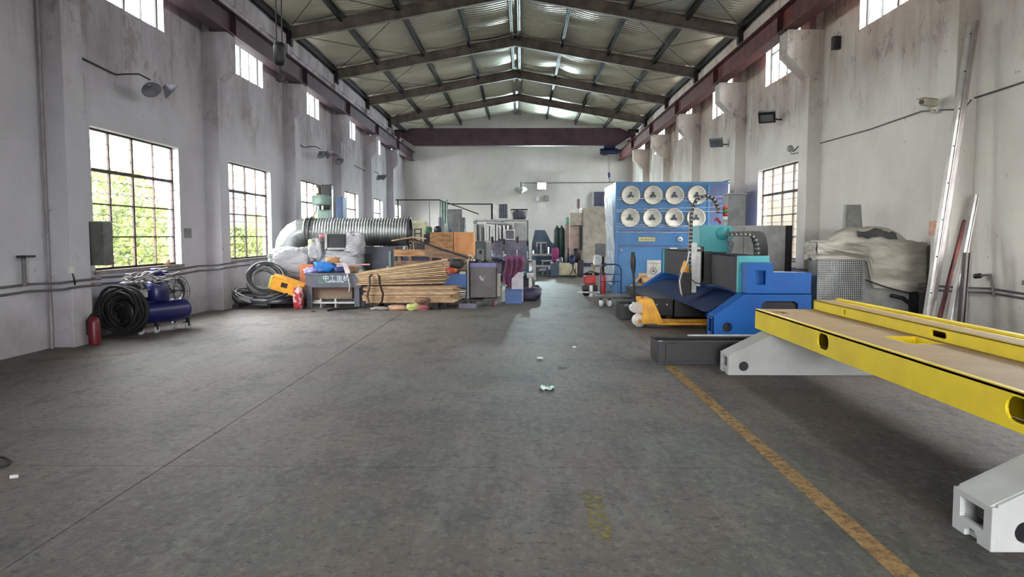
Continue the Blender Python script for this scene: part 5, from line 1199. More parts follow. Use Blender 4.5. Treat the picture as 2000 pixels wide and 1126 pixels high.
# blue crate with junk
def crate(x0, x1, y0, y1, z0, z1, m, label, handle=True):
    r = thing('plastic_crate', label, 'crate', ((x0+x1)/2, (y0+y1)/2, z0)); t = .012
    B().bx(x0, x1, y0, y0+t, z0, z1).bx(x0, x1, y1-t, y1, z0, z1).bx(x0, x0+t, y0, y1, z0, z1).bx(x1-t, x1, y0, y1, z0, z1).bx(x0, x1, y0, y1, z0, z0+t).build('shell', m, r)
    b = B(); n = 7
    for i in range(n+1): x = x0+(x1-x0)*i/n; b.bx(x-.008, x+.008, y0-.015, y0, z0, z1)
    for z in (z0+.0, z0+(z1-z0)*.45, z1-.03): b.bx(x0-.015, x1+.015, y0-.02, y0, z, z+.025)
    b.bx(x0-.02, x1+.02, y1, y1+.02, z1-.03, z1).bx(x0-.02, x0, y0-.02, y1+.02, z1-.03, z1).bx(x1, x1+.02, y0-.02, y1+.02, z1-.03, z1).build('rib', m, r)
    return r
a, b = W(866, 535, Y=17.3), W(910, 561, Y=17.3); crate(a.x, b.x, 17.3, 17.75, b.z, a.z, PBLUE, 'blue plastic crate of junk beside the ends of the timber slats')
rg = random.Random(4)
for i, (px, py, s, m, lb) in enumerate(((878, 528, .13, mat('red_orange_plastic', (206, 76, 60), .5), 'red-orange packet in the junk crate'), (885, 524, .10, ORANGE, 'orange-yellow packet in the junk crate'), (903, 533, .07, WHITE, 'white scrap at the right end of the junk crate'), (893, 515, .14, DARKST, 'dark lump on top of the junk crate'), (872, 516, .09, mat('pale_pink_plastic', (214, 176, 176), .5), 'pale pink packet on top of the junk crate'), (868, 509, .06, LGREY, 'small pale bottle standing above the junk crate'), (903, 523, .11, WOOD3, 'brown lump at the right of the junk crate'))):
    c = W(px, py, Y=17.45); solo('crate_junk', B().blob(c, (s*1.2, s, s*.8), i+9, .3, 16, 12, 2, .6), m, lb, 'junk')
a, b = W(868, 561, Y=17.3), W(908, 582, Y=17.3)
for i in range(5):
    z = b.z+.02+(a.z-b.z-.04)*i/5; solo('white_board', B().bx(a.x-.04+.03*(i % 3), b.x+.02*(i % 2), 17.28, 17.75, z, z+.02+.008*(i % 2)), [WHITE, LGREY, mat('cream_board', (222, 218, 188), .7)][i % 3], ['lowest of the pale boards under the junk crate', 'second lowest pale board under the junk crate', 'middle pale board under the junk crate', 'second highest pale board under the junk crate', 'topmost pale board directly under the junk crate'][i], 'board')
r = thing('pallet', 'black steel pallet under the junk crate and the bin', 'pallet', (-1.8, 17.4, 0)); x0, x1 = W(862, 588, Y=17.2).x, W(985, 588, Y=17.2).x
B().bx(x0, x1-.5, 17.2, 17.8, .13, .17).build('deck', DARKST, r, .004)
for x in (x0+.05, (x0+x1)/2-.25): B().bx(x, x+.07, 17.22, 17.78, 0, .13).build('leg', DARKST, r)
a, b = W(896, 591, Y=16.95), W(931, 600, Y=16.95)
r = thing('ribbed_block', 'small lilac-grey ribbed block on the floor in front of the bin', 'block', (a.x, 17.0, 0))
B().bx(a.x, b.x, 16.9, 17.0, 0, .1).build('body', mat('lilac_grey', (124, 122, 142), .5), r)
for i in range(9): x = a.x+(b.x-a.x)*(i+.2)/9; B().bx(x, x+.02, 16.885, 16.9, .01, .1).build('rib', MATS['lilac_grey'], r)
# steel bin on castors
x0, x1 = W(914, 540, Y=17.4).x, W(970, 540, Y=17.4).x; za, zt = W(940, 582, Y=17.4).z, W(940, 513, Y=17.4).z
r = thing('steel_bin', 'dark steel bin cart with a lilac rim on pinkish castors', 'bin', ((x0+x1)/2, 17.7, 0))
BIN = mat('brushed_dark_steel', (84, 82, 82), .45, .4, (72, 66, 66), 3)
B().bx(x0+.04, x1, 17.4, 17.42, za, zt).bx(x0+.04, x0+.06, 17.4, 18.0, za, zt).bx(x1-.02, x1, 17.4, 18.0, za, zt).bx(x0+.04, x1, 17.98, 18, za, zt).bx(x0+.04, x1, 17.4, 18, za, za+.02).build('body', BIN, r, .004)
B().bx(x0+.05, x1, 17.385, 17.4, zt-.1, zt).build('rim', mat('lilac_rim', (112, 108, 160), .5), r)
B().tube([(x0, 17.38, .1), (x0, 17.38, zt+.04), (x0+.04, 17.38, zt+.06)], .02, 8).build('upright', LGREY, r); B().bx(x1+.01, x1+.09, 17.42, 17.46, za+.05, zt-.25).build('side_board', mat('pale_board', (166, 162, 150), .7), r)
c = W(941, 543, Y=17.4); B().prism([(c.x-.07, c.z+.05), (c.x-.01, c.z+.06), (c.x+.02, c.z-.03), (c.x+.08, c.z+.07), (c.x+.03, c.z-.07), (c.x-.03, c.z-.03)], 'y', 17.392, 17.398).build('white_smear', LGREY, r)
for (x, y) in ((x1-.05, 17.45), (x0+.1, 17.5), (x1-.05, 17.95), (x0+.1, 17.95)):
    wq = B().lathe([(.01, -.02), (.06, -.02), (.065, 0), (.06, .02), (.01, .02)], (x, y, .065), (1, 1, 0), 16).build('castor', mat('pink_castor', (176, 130, 138), .5), r); B().bx(x-.03, x+.03, y-.03, y+.03, .1, za).build('castor_fork', BLACK, wq)
rg = random.Random(8)
for i in range(9):
    px = 920+i*6; c = W(px, 510-rg.uniform(0, 3), Y=17.7); s = rg.uniform(.05, .09)
    solo('metal_offcut', B().ob(c, (s*2, s*1.6, s*.5), (rg.uniform(-30, 30), rg.uniform(-30, 30), rg.uniform(0, 90))), [GREYM, CHROME, DARKST][i % 3], ('dull grey', 'shiny bright', 'dark')[i % 3]+' metal offcut in the heap filling the steel bin', 'offcut', 'metal offcuts in the steel bin')
solo('bin_filling', B().bx(x0+.06, x1-.02, 17.42, 17.98, za+.02, zt-.03), DARKST, 'dark scrap filling inside the steel bin', 'scrap')
solo('twisted_strap', B().tube([W(900, 516, Y=17.5), W(918, 506, Y=17.45), W(915, 498, Y=17.5), W(925, 500, Y=17.4), W(921, 510, Y=17.4)], .03, 6), mat('tan_webbing', (166, 146, 122), .8), 'twisted tan strap draped at the left rim of the steel bin', 'strap')
# blue crate on the floor, panels, cloth
a, b = W(988, 566, Z=0), W(1019, 592, Z=0); a = W(988, 592, Z=0)
crate(a.x, b.x, a.y, a.y+.4, .0, W(1000, 567, Y=a.y).z, PBLUE, 'small blue plastic crate on the floor at the edge of the aisle')
x0, x1, xm = W(999, 550, Y=18.6).x, W(1022, 550, Y=18.6).x, W(1012, 550, Y=18.6).x; z0, z1, zm = .0, W(1010, 532, Y=18.6).z, W(1000, 545, Y=18.6).z
solo('chamfered_cover', B().prism([(x0, z0), (x1, z0), (x1, z1), (xm, z1), (x0, zm)], 'y', 18.65, 18.85), mat('pinkish_white_panel', (206, 200, 208), .5), 'white chamfered cover standing behind the small blue crate', 'cover', bevel=.005)
c = W(985, 585, Y=18.3); solo('white_post', B().bx(c.x-.07, c.x+.02, 18.55, 18.62, 0, .38), WHITE, 'short white post left of the small blue crate', 'post')
c = W(1001, 525, Y=19.2)
b = B().grid(lambda u, v: Vector((c.x-.22+.5*u+.03*math.sin(v*6), 19.28-.04*math.sin(u*22)-.16*min(1, v*12)-.08*v, W(1000, 499, Y=19.2).z-.85*v*(1-.55*abs(u-.35)))), 40, 14)
solo('maroon_cloth', b, mat('maroon_cloth', (118, 66, 96), .8, 0, (90, 50, 76), 6), 'maroon cloth draped over the stand behind the steel bin', 'cloth')
r = thing('tool_stand', 'dark tool stand under the maroon cloth', 'stand', (c.x, 19.4, 0))
zt = W(1000, 500, Y=19.2).z; B().bx(c.x-.5, c.x+.25, 19.2, 19.8, zt-.08, zt-.02).build('top', NAVY, r)
for (x, y) in ((c.x-.48, 19.22), (c.x+.2, 19.22), (c.x-.48, 19.75), (c.x+.2, 19.75)): B().bx(x, x+.04, y, y+.04, 0, zt-.08).build('leg', DARKST, r)
B().bx(c.x-.48, c.x+.2, 19.25, 19.75, .3, .34).build('shelf', DARKST, r)

# silver duct with mitred elbow
DY = 19.0; zc = W(700, 453, Y=DY).z; R_ = .355
r = thing('spiral_duct', 'big silver spiral duct with an elbow lying across the heap', 'duct', (-4.5, DY, zc))
xa, xb = W(600, 453, Y=DY).x, W(794, 453, Y=DY).x
prof = []; n = int((xb-xa)/.07)
for i in range(n+1):
    h = xa+(xb-xa)*i/n; prof += [(R_, h), (R_, h+.052), (R_+.008, h+.056), (R_+.008, h+.066)]
b = B().lathe([(rr, h-xa) for rr, h in prof], (xa, DY, zc), 'x', 44, True); b.sm = [True]*len(b.sm)
b.lathe([(R_-.01, 0), (R_-.012, xb-xa+.07)], (xa, DY, zc), 'x', 40)
b.build('tube', GALV, r)
B().lathe([(R_-.02, 0), (R_+.03, 0), (R_+.03, .05), (R_-.02, .05), (R_-.02, 0)], (xb+.05, DY, zc), 'x', 40).build('end_flange', DARKST, r)
B().lathe([(0, 0), (R_-.02, 0)], (xb-.5, DY, zc), 'x', 30).build('inner_dark_disc', BLACK, r)  # added black disc stands for the shade inside the open duct
B().lathe([(R_, 0), (R_+.015, 0), (R_+.015, .06), (R_, .06)], (xa-.02, DY, zc), 'x', 40).build('joint_band', GALV, r)
rb = R_+.12; seg = 5
for k in range(seg):
    t0, t1 = math.pi/2*k/seg, math.pi/2*(k+1)/seg; vs = []; n = 36
    for t in (t0, t1):
        o = Vector((xa-rb*math.sin(t), DY, zc-rb+rb*math.cos(t))); rd = Vector((-math.sin(t), 0, math.cos(t)))
        for j in range(n): q = 2*math.pi*j/n; vs.append(o+rd*R_*math.cos(q)+Vector((0, R_*math.sin(q), 0)))
    B().add(vs, [(j, (j+1) % n, (j+1) % n+n, j+n) for j in range(n)], True).build('elbow_segment', GALV, r)
B().lathe([(R_+.02, -.03), (R_+.02, .03), (R_-.01, .03)], (xa-rb, DY, zc-rb), 'z', 36).build('elbow_ring', DARKST, r)
g = B(); o = Vector((xa+.13, DY, zc)); g.tube([o+Vector((0, (R_+.02)*math.cos(q), (R_+.02)*math.sin(q))) for q in [rad(60+10*k) for k in range(18)]], .022, 6); solo('duct_strap', g, DARKST, 'dark strap around the silver duct near its elbow', 'strap')
solo('duct_crate', B().bx(-5.0, -4.2, 18.7, 19.3, 0, zc-R_-.02), DCR, 'dark crate supporting the silver duct behind the wrapped machine', 'crate', bevel=.01)

# green press
Yp = 21.3
r = thing('drill_press', 'tall grey-green press with a motor on top rising above the silver duct', 'press', (W(635, 450, Y=Yp).x, Yp, 0)); P = lambda px, py: W(px, py, Y=Yp)
xa, xb = P(611, 400).x, P(650, 400).x; cx = (xa+xb)/2
B().lathe([(0, 0), ((xb-xa)/2, 0), ((xb-xa)/2+.01, .02), ((xb-xa)/2+.01, P(0, 383).z-P(0, 401).z), ((xb-xa)/2-.03, P(0, 383).z-P(0, 401).z+.02), (0, P(0, 383).z-P(0, 401).z+.02)], (cx, Yp, P(0, 401).z), 'z', 32).build('head_drum', GREENP, r)
B().lathe([(0, 0), (.17, 0), (.19, P(0, 401).z-P(0, 410).z)], (cx+.03, Yp, P(0, 410).z), 'z', 24).build('neck', mat('dark_green_paint', (72, 88, 84), .5), r)
B().bx(cx-.12, cx+.2, Yp-.15, Yp+.2, 0, P(0, 410).z).build('column', GREENP, r, .01)
B().bx(P(650, 0).x+.03, P(665, 0).x, Yp-.1, Yp+.35, .2, P(0, 385).z).build('side_cabinet', mat('press_blue', (62, 84, 122), .5), r, .01)
B().bx(P(622, 0).x, P(643, 0).x, Yp-.15, Yp+.15, P(0, 383).z, P(0, 361).z).build('motor', DARKST, r, .03)
B().lathe([(.0, 0), (.1, 0), (.1, .1), (.04, .12), (.04, .25), (.09, .27), (.09, .33), (0, .35)], (P(617, 0).x, Yp, P(0, 385).z), 'z', 16).build('pulley_stack', mat('rusty_brown', (100, 84, 66), .7), r)
B().cyl((P(649, 0).x, Yp-.35, P(0, 425).z), (P(649, 0).x, Yp-.35, P(0, 372).z), .02, 8).build('guide_rod', CHROME, r)
B().tube([P(619, 400), P(617, 412), P(612, 420), P(610, 430)], .03, 8).build('hose', LGREY, r)
for px in (626, 634): B().cyl(P(px, 410)+Vector((0, -.22, 0)), P(px, 402)+Vector((0, -.22, 0)), .03, 10).build('indicator', WHITE, r)
B().bx(cx-.4, cx+.4, Yp-.4, Yp+.4, 0, .2).build('base', GREENP, r)
c = W(698, 420, Y=24.5); r = thing('sill_box', 'small dark crate of tins on the sill of the fourth left window', 'box', tuple(c)); B().bx(XL+.02, XL+.35, 25.4, 26.2, 1.09, 1.35).build('body', mat('tin_brown', (120, 112, 88), .6), r, .01); B().bx(XL+.0, XL+.37, 25.38, 26.22, 1.16, 1.2).build('band', BLACK, r)
c = W(330, 512, X=XL-.02); solo('sill_tin', B().lathe([(0, 0), (.06, 0), (.06, .1), (0, .1)], (XL-.06, 14.55, 1.085), 'z', 14), mat('tan_tin', (176, 140, 90), .5), 'small tan tin on the sill of the first left window', 'tin')
# ================================================================ FAR END OF THE HALL
def span(px0, px1, Y, dep=.8): a, b = W(px0, 500, Y=Y).x, W(px1, 500, Y=Y).x; return a, b, Y, Y+dep
def zat(py, Y): return W(1000, py, Y=Y).z
def cab(px0, px1, pt, Y, m, label, name='cabinet', cat='cabinet', dep=.8, doors=1, z0=0, pb=None):
    x0, x1, y0, y1 = span(px0, px1, Y, dep); zt = zat(pt, Y); zb = z0 if pb is None else zat(pb, Y)
    r = thing(name, label, cat, ((x0+x1)/2, Y, zb)); g = .08 if zb == 0 else 0
    B().bx(x0, x1, y0, y1, zb+g, zt).build('body', m, r, .015)
    if g: B().bx(x0+.04, x1-.04, y0+.05, y1-.02, 0, g).build('plinth', DARKST, r)
    for i in range(doors):
        a, b = x0+(x1-x0)*i/doors, x0+(x1-x0)*(i+1)/doors
        d = B().bx(a+.03, b-.03, y0-.02, y0, zb+g+.04, zt-.04).build('door', m, r, .006); B().bx(b-.1, b-.07, y0-.05, y0-.02, (zb+zt)/2-.08, (zb+zt)/2+.08).build('handle', DARKST, d)
    return r
def mill(px, Y, wpx, pt, m, label):
    c = W(px, 500, Y=Y).x; w_ = wpx*Y/FPX/2; H = zat(pt, Y); r = thing('milling_machine', label, 'milling machine', (c, Y, 0))
    B().bx(c-w_*.8, c+w_*.8, Y-.3, Y+.6, 0, .18).build('base', m, r, .02)
    B().prism([(Y+.1, .18), (Y+.55, .18), (Y+.5, H*.75), (Y+.15, H*.75)], 'x', c-w_*.38, c+w_*.38).build('column', m, r, .02)
    B().bx(c-w_*.3, c+w_*.3, Y-.35, Y+.5, H*.72, H*.86).build('ram_head', m, r, .02)
    B().cyl((c, Y-.25, H*.84), (c, Y-.25, H), w_*.26, 16).build('motor', DARKST, r); B().cyl((c, Y-.25, H*.52), (c, Y-.25, H*.73), w_*.14, 12).build('spindle', CHROME, r)
    B().bx(c-w_, c+w_, Y-.42, Y-.05, H*.42, H*.47).bx(c-w_*.35, c+w_*.35, Y-.35, Y+.12, H*.2, H*.42).build('table', GREYM, r, .01)
    B().lathe([(.07, -.01), (.09, 0), (.07, .01)], (c-w_*1.02, Y-.25, H*.44), 'x', 16).lathe([(.07, -.01), (.09, 0), (.07, .01)], (c+w_*1.02, Y-.25, H*.44), 'x', 16).build('handwheel', CHROME, r)
    return r
def lathe_m(px0, px1, Y, pt, m, label):
    x0, x1, y0, y1 = span(px0, px1, Y, .7); H = zat(pt, Y); r = thing('metal_lathe', label, 'lathe', ((x0+x1)/2, Y, 0)); L_ = x1-x0
    B().bx(x0, x0+L_*.3, y0, y1, 0, H*.55).bx(x1-L_*.2, x1, y0, y1, 0, H*.55).build('pedestal', m, r, .02)
    B().bx(x0, x1, y0+.05, y1-.05, H*.55, H*.68).build('bed', m, r, .01); B().bx(x0, x0+L_*.3, y0, y1, H*.68, H).build('headstock', m, r, .02)
    B().cyl((x0+L_*.3, Y+.3, H*.84), (x0+L_*.36, Y+.3, H*.84), .14, 18).build('chuck', CHROME, r); B().bx(x1-L_*.2, x1-L_*.03, y0+.1, y1-.2, H*.68, H*.9).build('tailstock', m, r, .02)
    B().bx(x0+L_*.45, x0+L_*.6, y0-.05, y1-.1, H*.66, H*.76).build('saddle', GREYM, r, .01); B().cyl((x0+.1, y0-.02, H*.5), (x1-.1, y0-.02, H*.5), .02, 8).build('lead_screw', CHROME, r)
    return r
MAUVE = mat('grey_mauve_paint', (118, 114, 130), .5, 0, (96, 92, 110), 3)
SBLUE = mat('steel_blue_paint', (86, 112, 140), .45); DGRN = mat('deep_green_paint', (44, 74, 72), .5); MINT = mat('mint_green_plastic', (96, 176, 146), .5)
PINKB = mat('pinkish_beige_paint', (178, 160, 150), .5); CREAM = mat('cream_paint', (196, 190, 160), .6)

# pipe-framed booth at the far left
r = thing('pipe_booth', 'dark pipe frame with a hanging grey curtain at the far left corner', 'frame', (-6, 38, 0)); Yb = 38.0; Q = lambda px, py: W(px, py, Y=Yb)
zt = zat(390, Yb)
for px in (773, 835, 871): B().cyl((Q(px, 0).x, Yb, 0), (Q(px, 0).x, Yb, zt), .035, 8).build('post', DARKST if px == 773 else GREYM, r)
B().tube([(Q(768, 0).x, Yb, zt), (Q(855, 0).x, Yb, zt), (Q(872, 0).x, Yb, zt-.2), (Q(975, 0).x, Yb, zt-.22)], .035, 6).build('top_rail', DARKST, r)
B().tube([Q(872, 395), Q(900, 405), Q(935, 418)], .03, 6).build('stay', DARKST, r)
B().grid(lambda u, v: Vector((Q(856, 0).x+(Q(871, 0).x-Q(856, 0).x)*u, Yb+.05*math.sin(u*18), (zt-.1)*(1-v)+.05)), 24, 2).build('curtain', mat('grey_green_curtain', (150, 168, 162), .7), r)
cab(870, 903, 408, 38.6, mat('shadow_patch_grey', (134, 134, 136), .7), 'grey sheet standing in for the shadow patch beside the curtain of the pipe frame', 'shade_sheet', 'board', .1, 0)  # added sheet: the sloping shade on the wall is put into its grey
for a, b, m, n_ in ((776, 797, LGREY, 'left'), (800, 833, CREAM, 'right')): cab(a, b, 431, 30.5+(a > 790)*.3, m, '%s pale cabinet beyond the open end of the silver duct' % n_, dep=.7, doors=2)
for i, (a, b) in enumerate(((797, 806), (809, 824))):
    x0, x1, y0, _ = span(a, b, 29.2); z0, z1 = zat(457, 29.2), zat(446, 29.2)
    r = thing('square_frame', ['small black square frame just right of the duct end', 'wider black square frame right of the duct end'][i], 'frame', (x0, 29.2, 0)); B().prism(rect(x0, x1, z0, z1), 'y', 29.2, 29.3, [rect(x0+.05, x1-.05, z0+.05, z1-.05)]).build('frame', BLACK, r); B().bx(x0, x0+.05, 29.2, 29.3, 0, z0).bx(x1-.05, x1, 29.2, 29.3, 0, z0).build('leg', BLACK, r)
c = W(837, 450, Y=25); solo('green_pot', B().blob((c.x, 25, c.z), (.12, .12, .13), 1, .25, 14, 10), mat('plant_green', (52, 96, 62), .6), 'small green lump beside the left tan plywood crate', 'pot')
solo('crate_stand', B().bx(c.x-.15, c.x+.12, 24.9, 25.2, 0, c.z-.12), DARKST, 'dark stand under the small green lump', 'stand')
c = W(859, 445, Y=27); r = thing('exhaust_pipe', 'grey upright pipe with a dark round mouth behind the plywood crates', 'pipe', (c.x, 27, 0)); B().cyl((c.x, 27, 0), (c.x, 27, zat(424, 27)), .07, 14).build('pipe', MAUVE, r); B().lathe([(0, -.12), (.13, -.12), (.15, -.05), (.13, .05)], (c.x-.05, 26.8, zat(449, 27)), 'y', 20).build('mouth', BLACK, r)
lathe_m(866, 908, 27.5, 436, mat('teal_grey_paint', (88, 112, 118), .5), 'teal-grey lathe behind the orange plywood crate')
r = cab(868, 874, 436, 27.0, LGREY, 'narrow pale box left of the teal-grey lathe', dep=.3, doors=0)
cab(896, 908, 424, 29, mat('dark_cabinet_grey', (104, 104, 104), .6), 'dark grey cabinet right of the teal-grey lathe', dep=.6)  # plain dark grey is this cabinet's own colour
r = cab(927, 947, 471, 22.4, mat('charcoal_green', (74, 84, 86), .5), 'charcoal grey machine cabinet with a pale lower panel behind the steel bin', 'machine_cabinet', 'machine', .7, 0)
x0, x1, y0, _ = span(931, 945, 22.4); B().bx(x0, x1, 22.35, 22.4, zat(506, 22.4), zat(486, 22.4)).build('pale_panel', GREYM, r); B().bx(x0+.08, x1-.05, 22.33, 22.35, zat(496, 22.4), zat(488, 22.4)).build('window', BLACK, r)
cab(948, 958, 470, 22.8, LGREY, 'narrow pale grey cabinet beside the charcoal machine cabinet', dep=.5)

# platform with the evaporative cooler
Yp = 37.0; x0, x1, y0, y1 = span(925, 1032, Yp, 1.6); zp = zat(428, Yp)
r = thing('steel_platform', 'pale grey steel platform carrying the cooler and the basket', 'platform', ((x0+x1)/2, Yp, 0))
B().bx(x0, x1, y0, y1, zp-.08, zp).build('deck', LGREY, r, .01)
for x in (x0, (x0+x1)/2, x1-.08):
    for y in (y0, y1-.08): B().bx(x, x+.08, y, y+.08, 0, zp-.08).build('leg', GREYM, r)
B().bx(x0, x1, y0, y0+.05, zp*.55, zp*.55+.06).build('cross_rail', GREYM, r)
a, b, y0, y1 = span(959, 994, Yp+.3, .9); zc_ = zat(396, Yp+.3)
r = thing('evaporative_cooler', 'white and dark louvred cooler unit on the far platform', 'cooler', ((a+b)/2, y0, zp))
B().bx(a+.1, b, y0, y1, zp, zc_).build('body', WHITE, r, .02); B().bx(a, a+.12, y0+.02, y1, zp, zc_-.03).build('side_panel', DARKST, r)
B().bx(a+.4, b-.08, y0-.02, y0, zp+.06, zc_-.06).build('louvre_panel', mat('slate_blue_louvre', (66, 76, 96), .5), r)
for i in range(4): B().bx(a+.44+i*.11, a+.47+i*.11, y0-.035, y0-.02, zp+.08, zc_-.08).build('louvre', GREYM, r)
a, b, y0, y1 = span(998, 1030, Yp+.4, .7); zb = zat(408, Yp)
r = thing('wire_basket', 'basket of grey parts on the far platform right of the cooler', 'basket', ((a+b)/2, y0, zp)); g = B()
for i in range(9):
    t = i/8; g.tube([(a+.12+(b-a-.24)*t, y0, zp+.02), (a+(b-a)*t, y0-.1, zb)], .012, 5)
g.tube([(a, y0-.1, zb), (b, y0-.1, zb), (b, y1, zb), (a, y1, zb)], .02, 5, closed=True).tube([(a+.1, y0, zp+.03), (b-.1, y0, zp+.03), (b-.1, y1-.1, zp+.03), (a+.1, y1-.1, zp+.03)], .02, 5, closed=True).build('wires', DARKST, r)
B().blob(((a+b)/2, (y0+y1)/2, zp+.25), ((b-a)*.38, .25, .22), 4, .4, 18, 12).build('parts_heap', MAUVE, r)
# grey processing machine under the platform
r = thing('machining_centre', 'grey machining centre with pipes and a pale frame under the platform', 'machine', (W(985, 0, Y=33).x, 33, 0)); Ym = 33.0; S = lambda a, b, dep=.8: span(a, b, Ym, dep)
a, b, y0, y1 = S(925, 945); B().bx(a, b, y0, y1, 0, zat(437, Ym)).build('left_body', LGREY, r, .02)
a, b, y0, y1 = S(947, 1028); B().bx(a, b, y0+.2, y1+.5, 0, zat(470, Ym)).build('lower_body', MAUVE, r, .02)
a, b, y0, y1 = S(972, 1002); B().bx(a, b, y0+.3, y1+.3, zat(470, Ym), zat(436, Ym)).build('tool_magazine', GREYM, r, .02)
a, b, y0, y1 = S(1004, 1028); B().bx(a, b, y0+.3, y1+.3, zat(470, Ym), zat(434, Ym)).build('right_body', LGREY, r, .02)
for px in (976, 984, 992): x = W(px, 0, Y=Ym).x; B().cyl((x, Ym+.2, zat(466, Ym)), (x, Ym+.2, zat(440, Ym)), .07, 12).build('pipe', CHROME, r)
B().tube([W(950, 434, Y=Ym), W(975, 436, Y=Ym), W(1000, 437, Y=Ym), W(1003, 448, Y=Ym)], .06, 8).build('top_duct', LGREY, r)
for i in range(7): x = W(930+i*6, 0, Y=Ym).x; B().bx(x, x+.05, Ym-.1, Ym, zat(470, Ym), zat(438+3*(i % 3), Ym)).build('hanging_rod', LGREY if i % 2 else DARKST, r)
a, b = W(985, 0, Y=30).x, W(1006, 0, Y=30).x
r = thing('white_framed_screen', 'white framed grey screen standing among the mauve machines', 'screen', (a, 30, 0)); B().prism(rect(a, b, zat(468, 30), zat(448, 30)), 'y', 30, 30.06, [rect(a+.05, b-.05, zat(466, 30), zat(450, 30))]).build('frame', WHITE, r); B().bx(a+.05, b-.05, 30.02, 30.05, zat(466, 30), zat(450, 30)).build('screen', MAUVE, r); B().bx(a+.15, a+.2, 30.0, 30.06, 0, zat(468, 30)).build('stand', GREYM, r)
for i, (px, Y, wp, pt, m, lb) in enumerate(((962, 27, 20, 462, MAUVE, 'mauve-grey milling machine nearest the charcoal cabinet'), (984, 28, 22, 466, MAUVE, 'middle mauve-grey milling machine below the white framed screen'), (1010, 27, 22, 462, mat('violet_grey_paint', (112, 106, 134), .5), 'violet-grey milling machine above the maroon cloth'), (1030, 30, 18, 470, SBLUE, 'slim steel-blue milling machine at the left edge of the aisle'))): mill(px, Y, wp, pt, m, lb)
# bench full of small parts in front of them
a, b, y0, y1 = span(945, 1003, 23.5, .8); zb = zat(509, 23.5)
r = thing('parts_bench', 'dark bench covered with small parts behind the steel bin', 'bench', ((a+b)/2, 23.5, 0)); B().bx(a, b, y0, y1, zb-.06, zb).build('top', NAVY, r)
for x in (a+.03, b-.1): B().bx(x, x+.06, y0+.03, y0+.09, 0, zb-.06).bx(x, x+.06, y1-.09, y1-.03, 0, zb-.06).build('leg', DARKST, r)
rg = random.Random(21); pm = [MAUVE, CHROME, WHITE, GREENP, SBLUE, DARKST]
for i in range(26):
    x = rg.uniform(a+.08, b-.08); s = rg.uniform(.04, .09); y = rg.uniform(y0+.08, y1-.08); k = i % 3; g = B()
    if k == 0: g.ob((x, y, zb+s*.8), (s*1.6, s*1.2, s*1.6), (0, 0, rg.uniform(0, 90)))
    elif k == 1: g.lathe([(0, 0), (s*.6, 0), (s*.6, s*1.6), (s*.25, s*2), (s*.25, s*2.6), (0, s*2.6)], (x, y, zb), 'z', 12)
    else: g.cyl((x-s, y, zb+s*.5), (x+s, y, zb+s*.5), s*.5, 12)
    solo('bench_part', g, pm[i % 6], ('mauve-grey', 'shiny steel', 'white', 'grey-green', 'steel-blue', 'dark')[i % 6]+(' tilted block', ' upright stepped turned part', ' lying short cylinder')[k]+' on the dark bench behind the steel bin', 'part', 'machine parts on the dark bench')
# blue-grey bay in the middle
r = thing('blue_press_brake', 'steel-blue machine with a sloping hood at the middle of the hall', 'machine', (W(1062, 0, Y=34).x, 34, 0)); Ym = 34.0
hx = [W(p, 0, Y=Ym).x for p in (1040, 1046, 1066, 1078, 1092)]
B().prism([(hx[0], 0), (hx[4], 0), (hx[4], zat(480, Ym)), (hx[3], zat(472, Ym)), (hx[2], zat(449, Ym)), (hx[1], zat(449, Ym)), (hx[0], zat(476, Ym))], 'y', 34, 35.2).build('hood', SBLUE, r, .02)
a, b, y0, y1 = span(1047, 1068, 33.9, .1); B().bx(a, b, y0, y1, zat(486, Ym), zat(472, Ym)).build('front_frame', WHITE, r); B().bx(a+.07, b-.02, y0-.02, y0, zat(486, Ym), zat(475, Ym)).build('dark_panel', NAVY, r)
a, b, y0, y1 = span(1036, 1096, 33.3, .5); B().bx(a, b, y0, y1, .75, .85).build('work_table', LGREY, r, .01); B().bx(a+.1, a+.2, y0, y1, 0, .75).bx(b-.2, b-.1, y0, y1, 0, .75).build('table_leg', SBLUE, r)
for i in range(8): x = a+.1+i*.17; B().bx(x, x+.06, 33.35, 33.5, .85, 1.0+.15*(i % 3)).build('tool', [CHROME, SBLUE, WHITE, DARKST][i % 4], r)
for i, (pa, pb, Y, pt, m, lb) in enumerate(((1048, 1072, 30.5, 519, SBLUE, 'nearer low steel-blue table at the end of the aisle'), (1058, 1088, 31.8, 508, mat('aqua_grey_paint', (120, 160, 166), .5), 'farther low aqua-grey table at the end of the aisle'))):
    a, b, y0, y1 = span(pa, pb, Y, .8); H = zat(pt, Y); r = thing('low_table', lb, 'table', ((a+b)/2, Y, 0)); B().bx(a, b, y0, y1, H-.05, H).build('top', LGREY, r); B().bx(a+.05, b-.05, y0+.05, y1-.05, .18, .22).build('shelf', m, r); B().bx(a+.12, b-.12, y0+.1, y1-.2, .22, .22+H*.25).build('carton', WHITE, r)
    for x in (a+.02, b-.08):
        for y in (y0+.02, y1-.08): B().bx(x, x+.06, y, y+.06, 0, H-.05).build('leg', m, r)
c = W(1043, 540, Y=27.5); solo('white_upright_board', B().bx(c.x-.07, c.x+.07, 27.5, 27.56, 0, zat(508, 27.5)), WHITE, 'narrow white board standing upright at the left edge of the aisle', 'board', bevel=.005)
r = thing('cylinder_pair', 'two tall dark green gas cylinders beside the pinkish cabinet', 'gas cylinders', (W(1095, 0, Y=34).x, 33.2, 0))
for px in (1090, 1099): x = W(px, 0, Y=33.2).x; cy_ = B().lathe([(0, 0), (.14, 0), (.14, zat(450, 33.2)), (.1, zat(445, 33.2)), (.04, zat(443, 33.2)), (.04, zat(440, 33.2)), (0, zat(440, 33.2))], (x, 33.2, 0), 'z', 18).build('cylinder', DGRN, r)
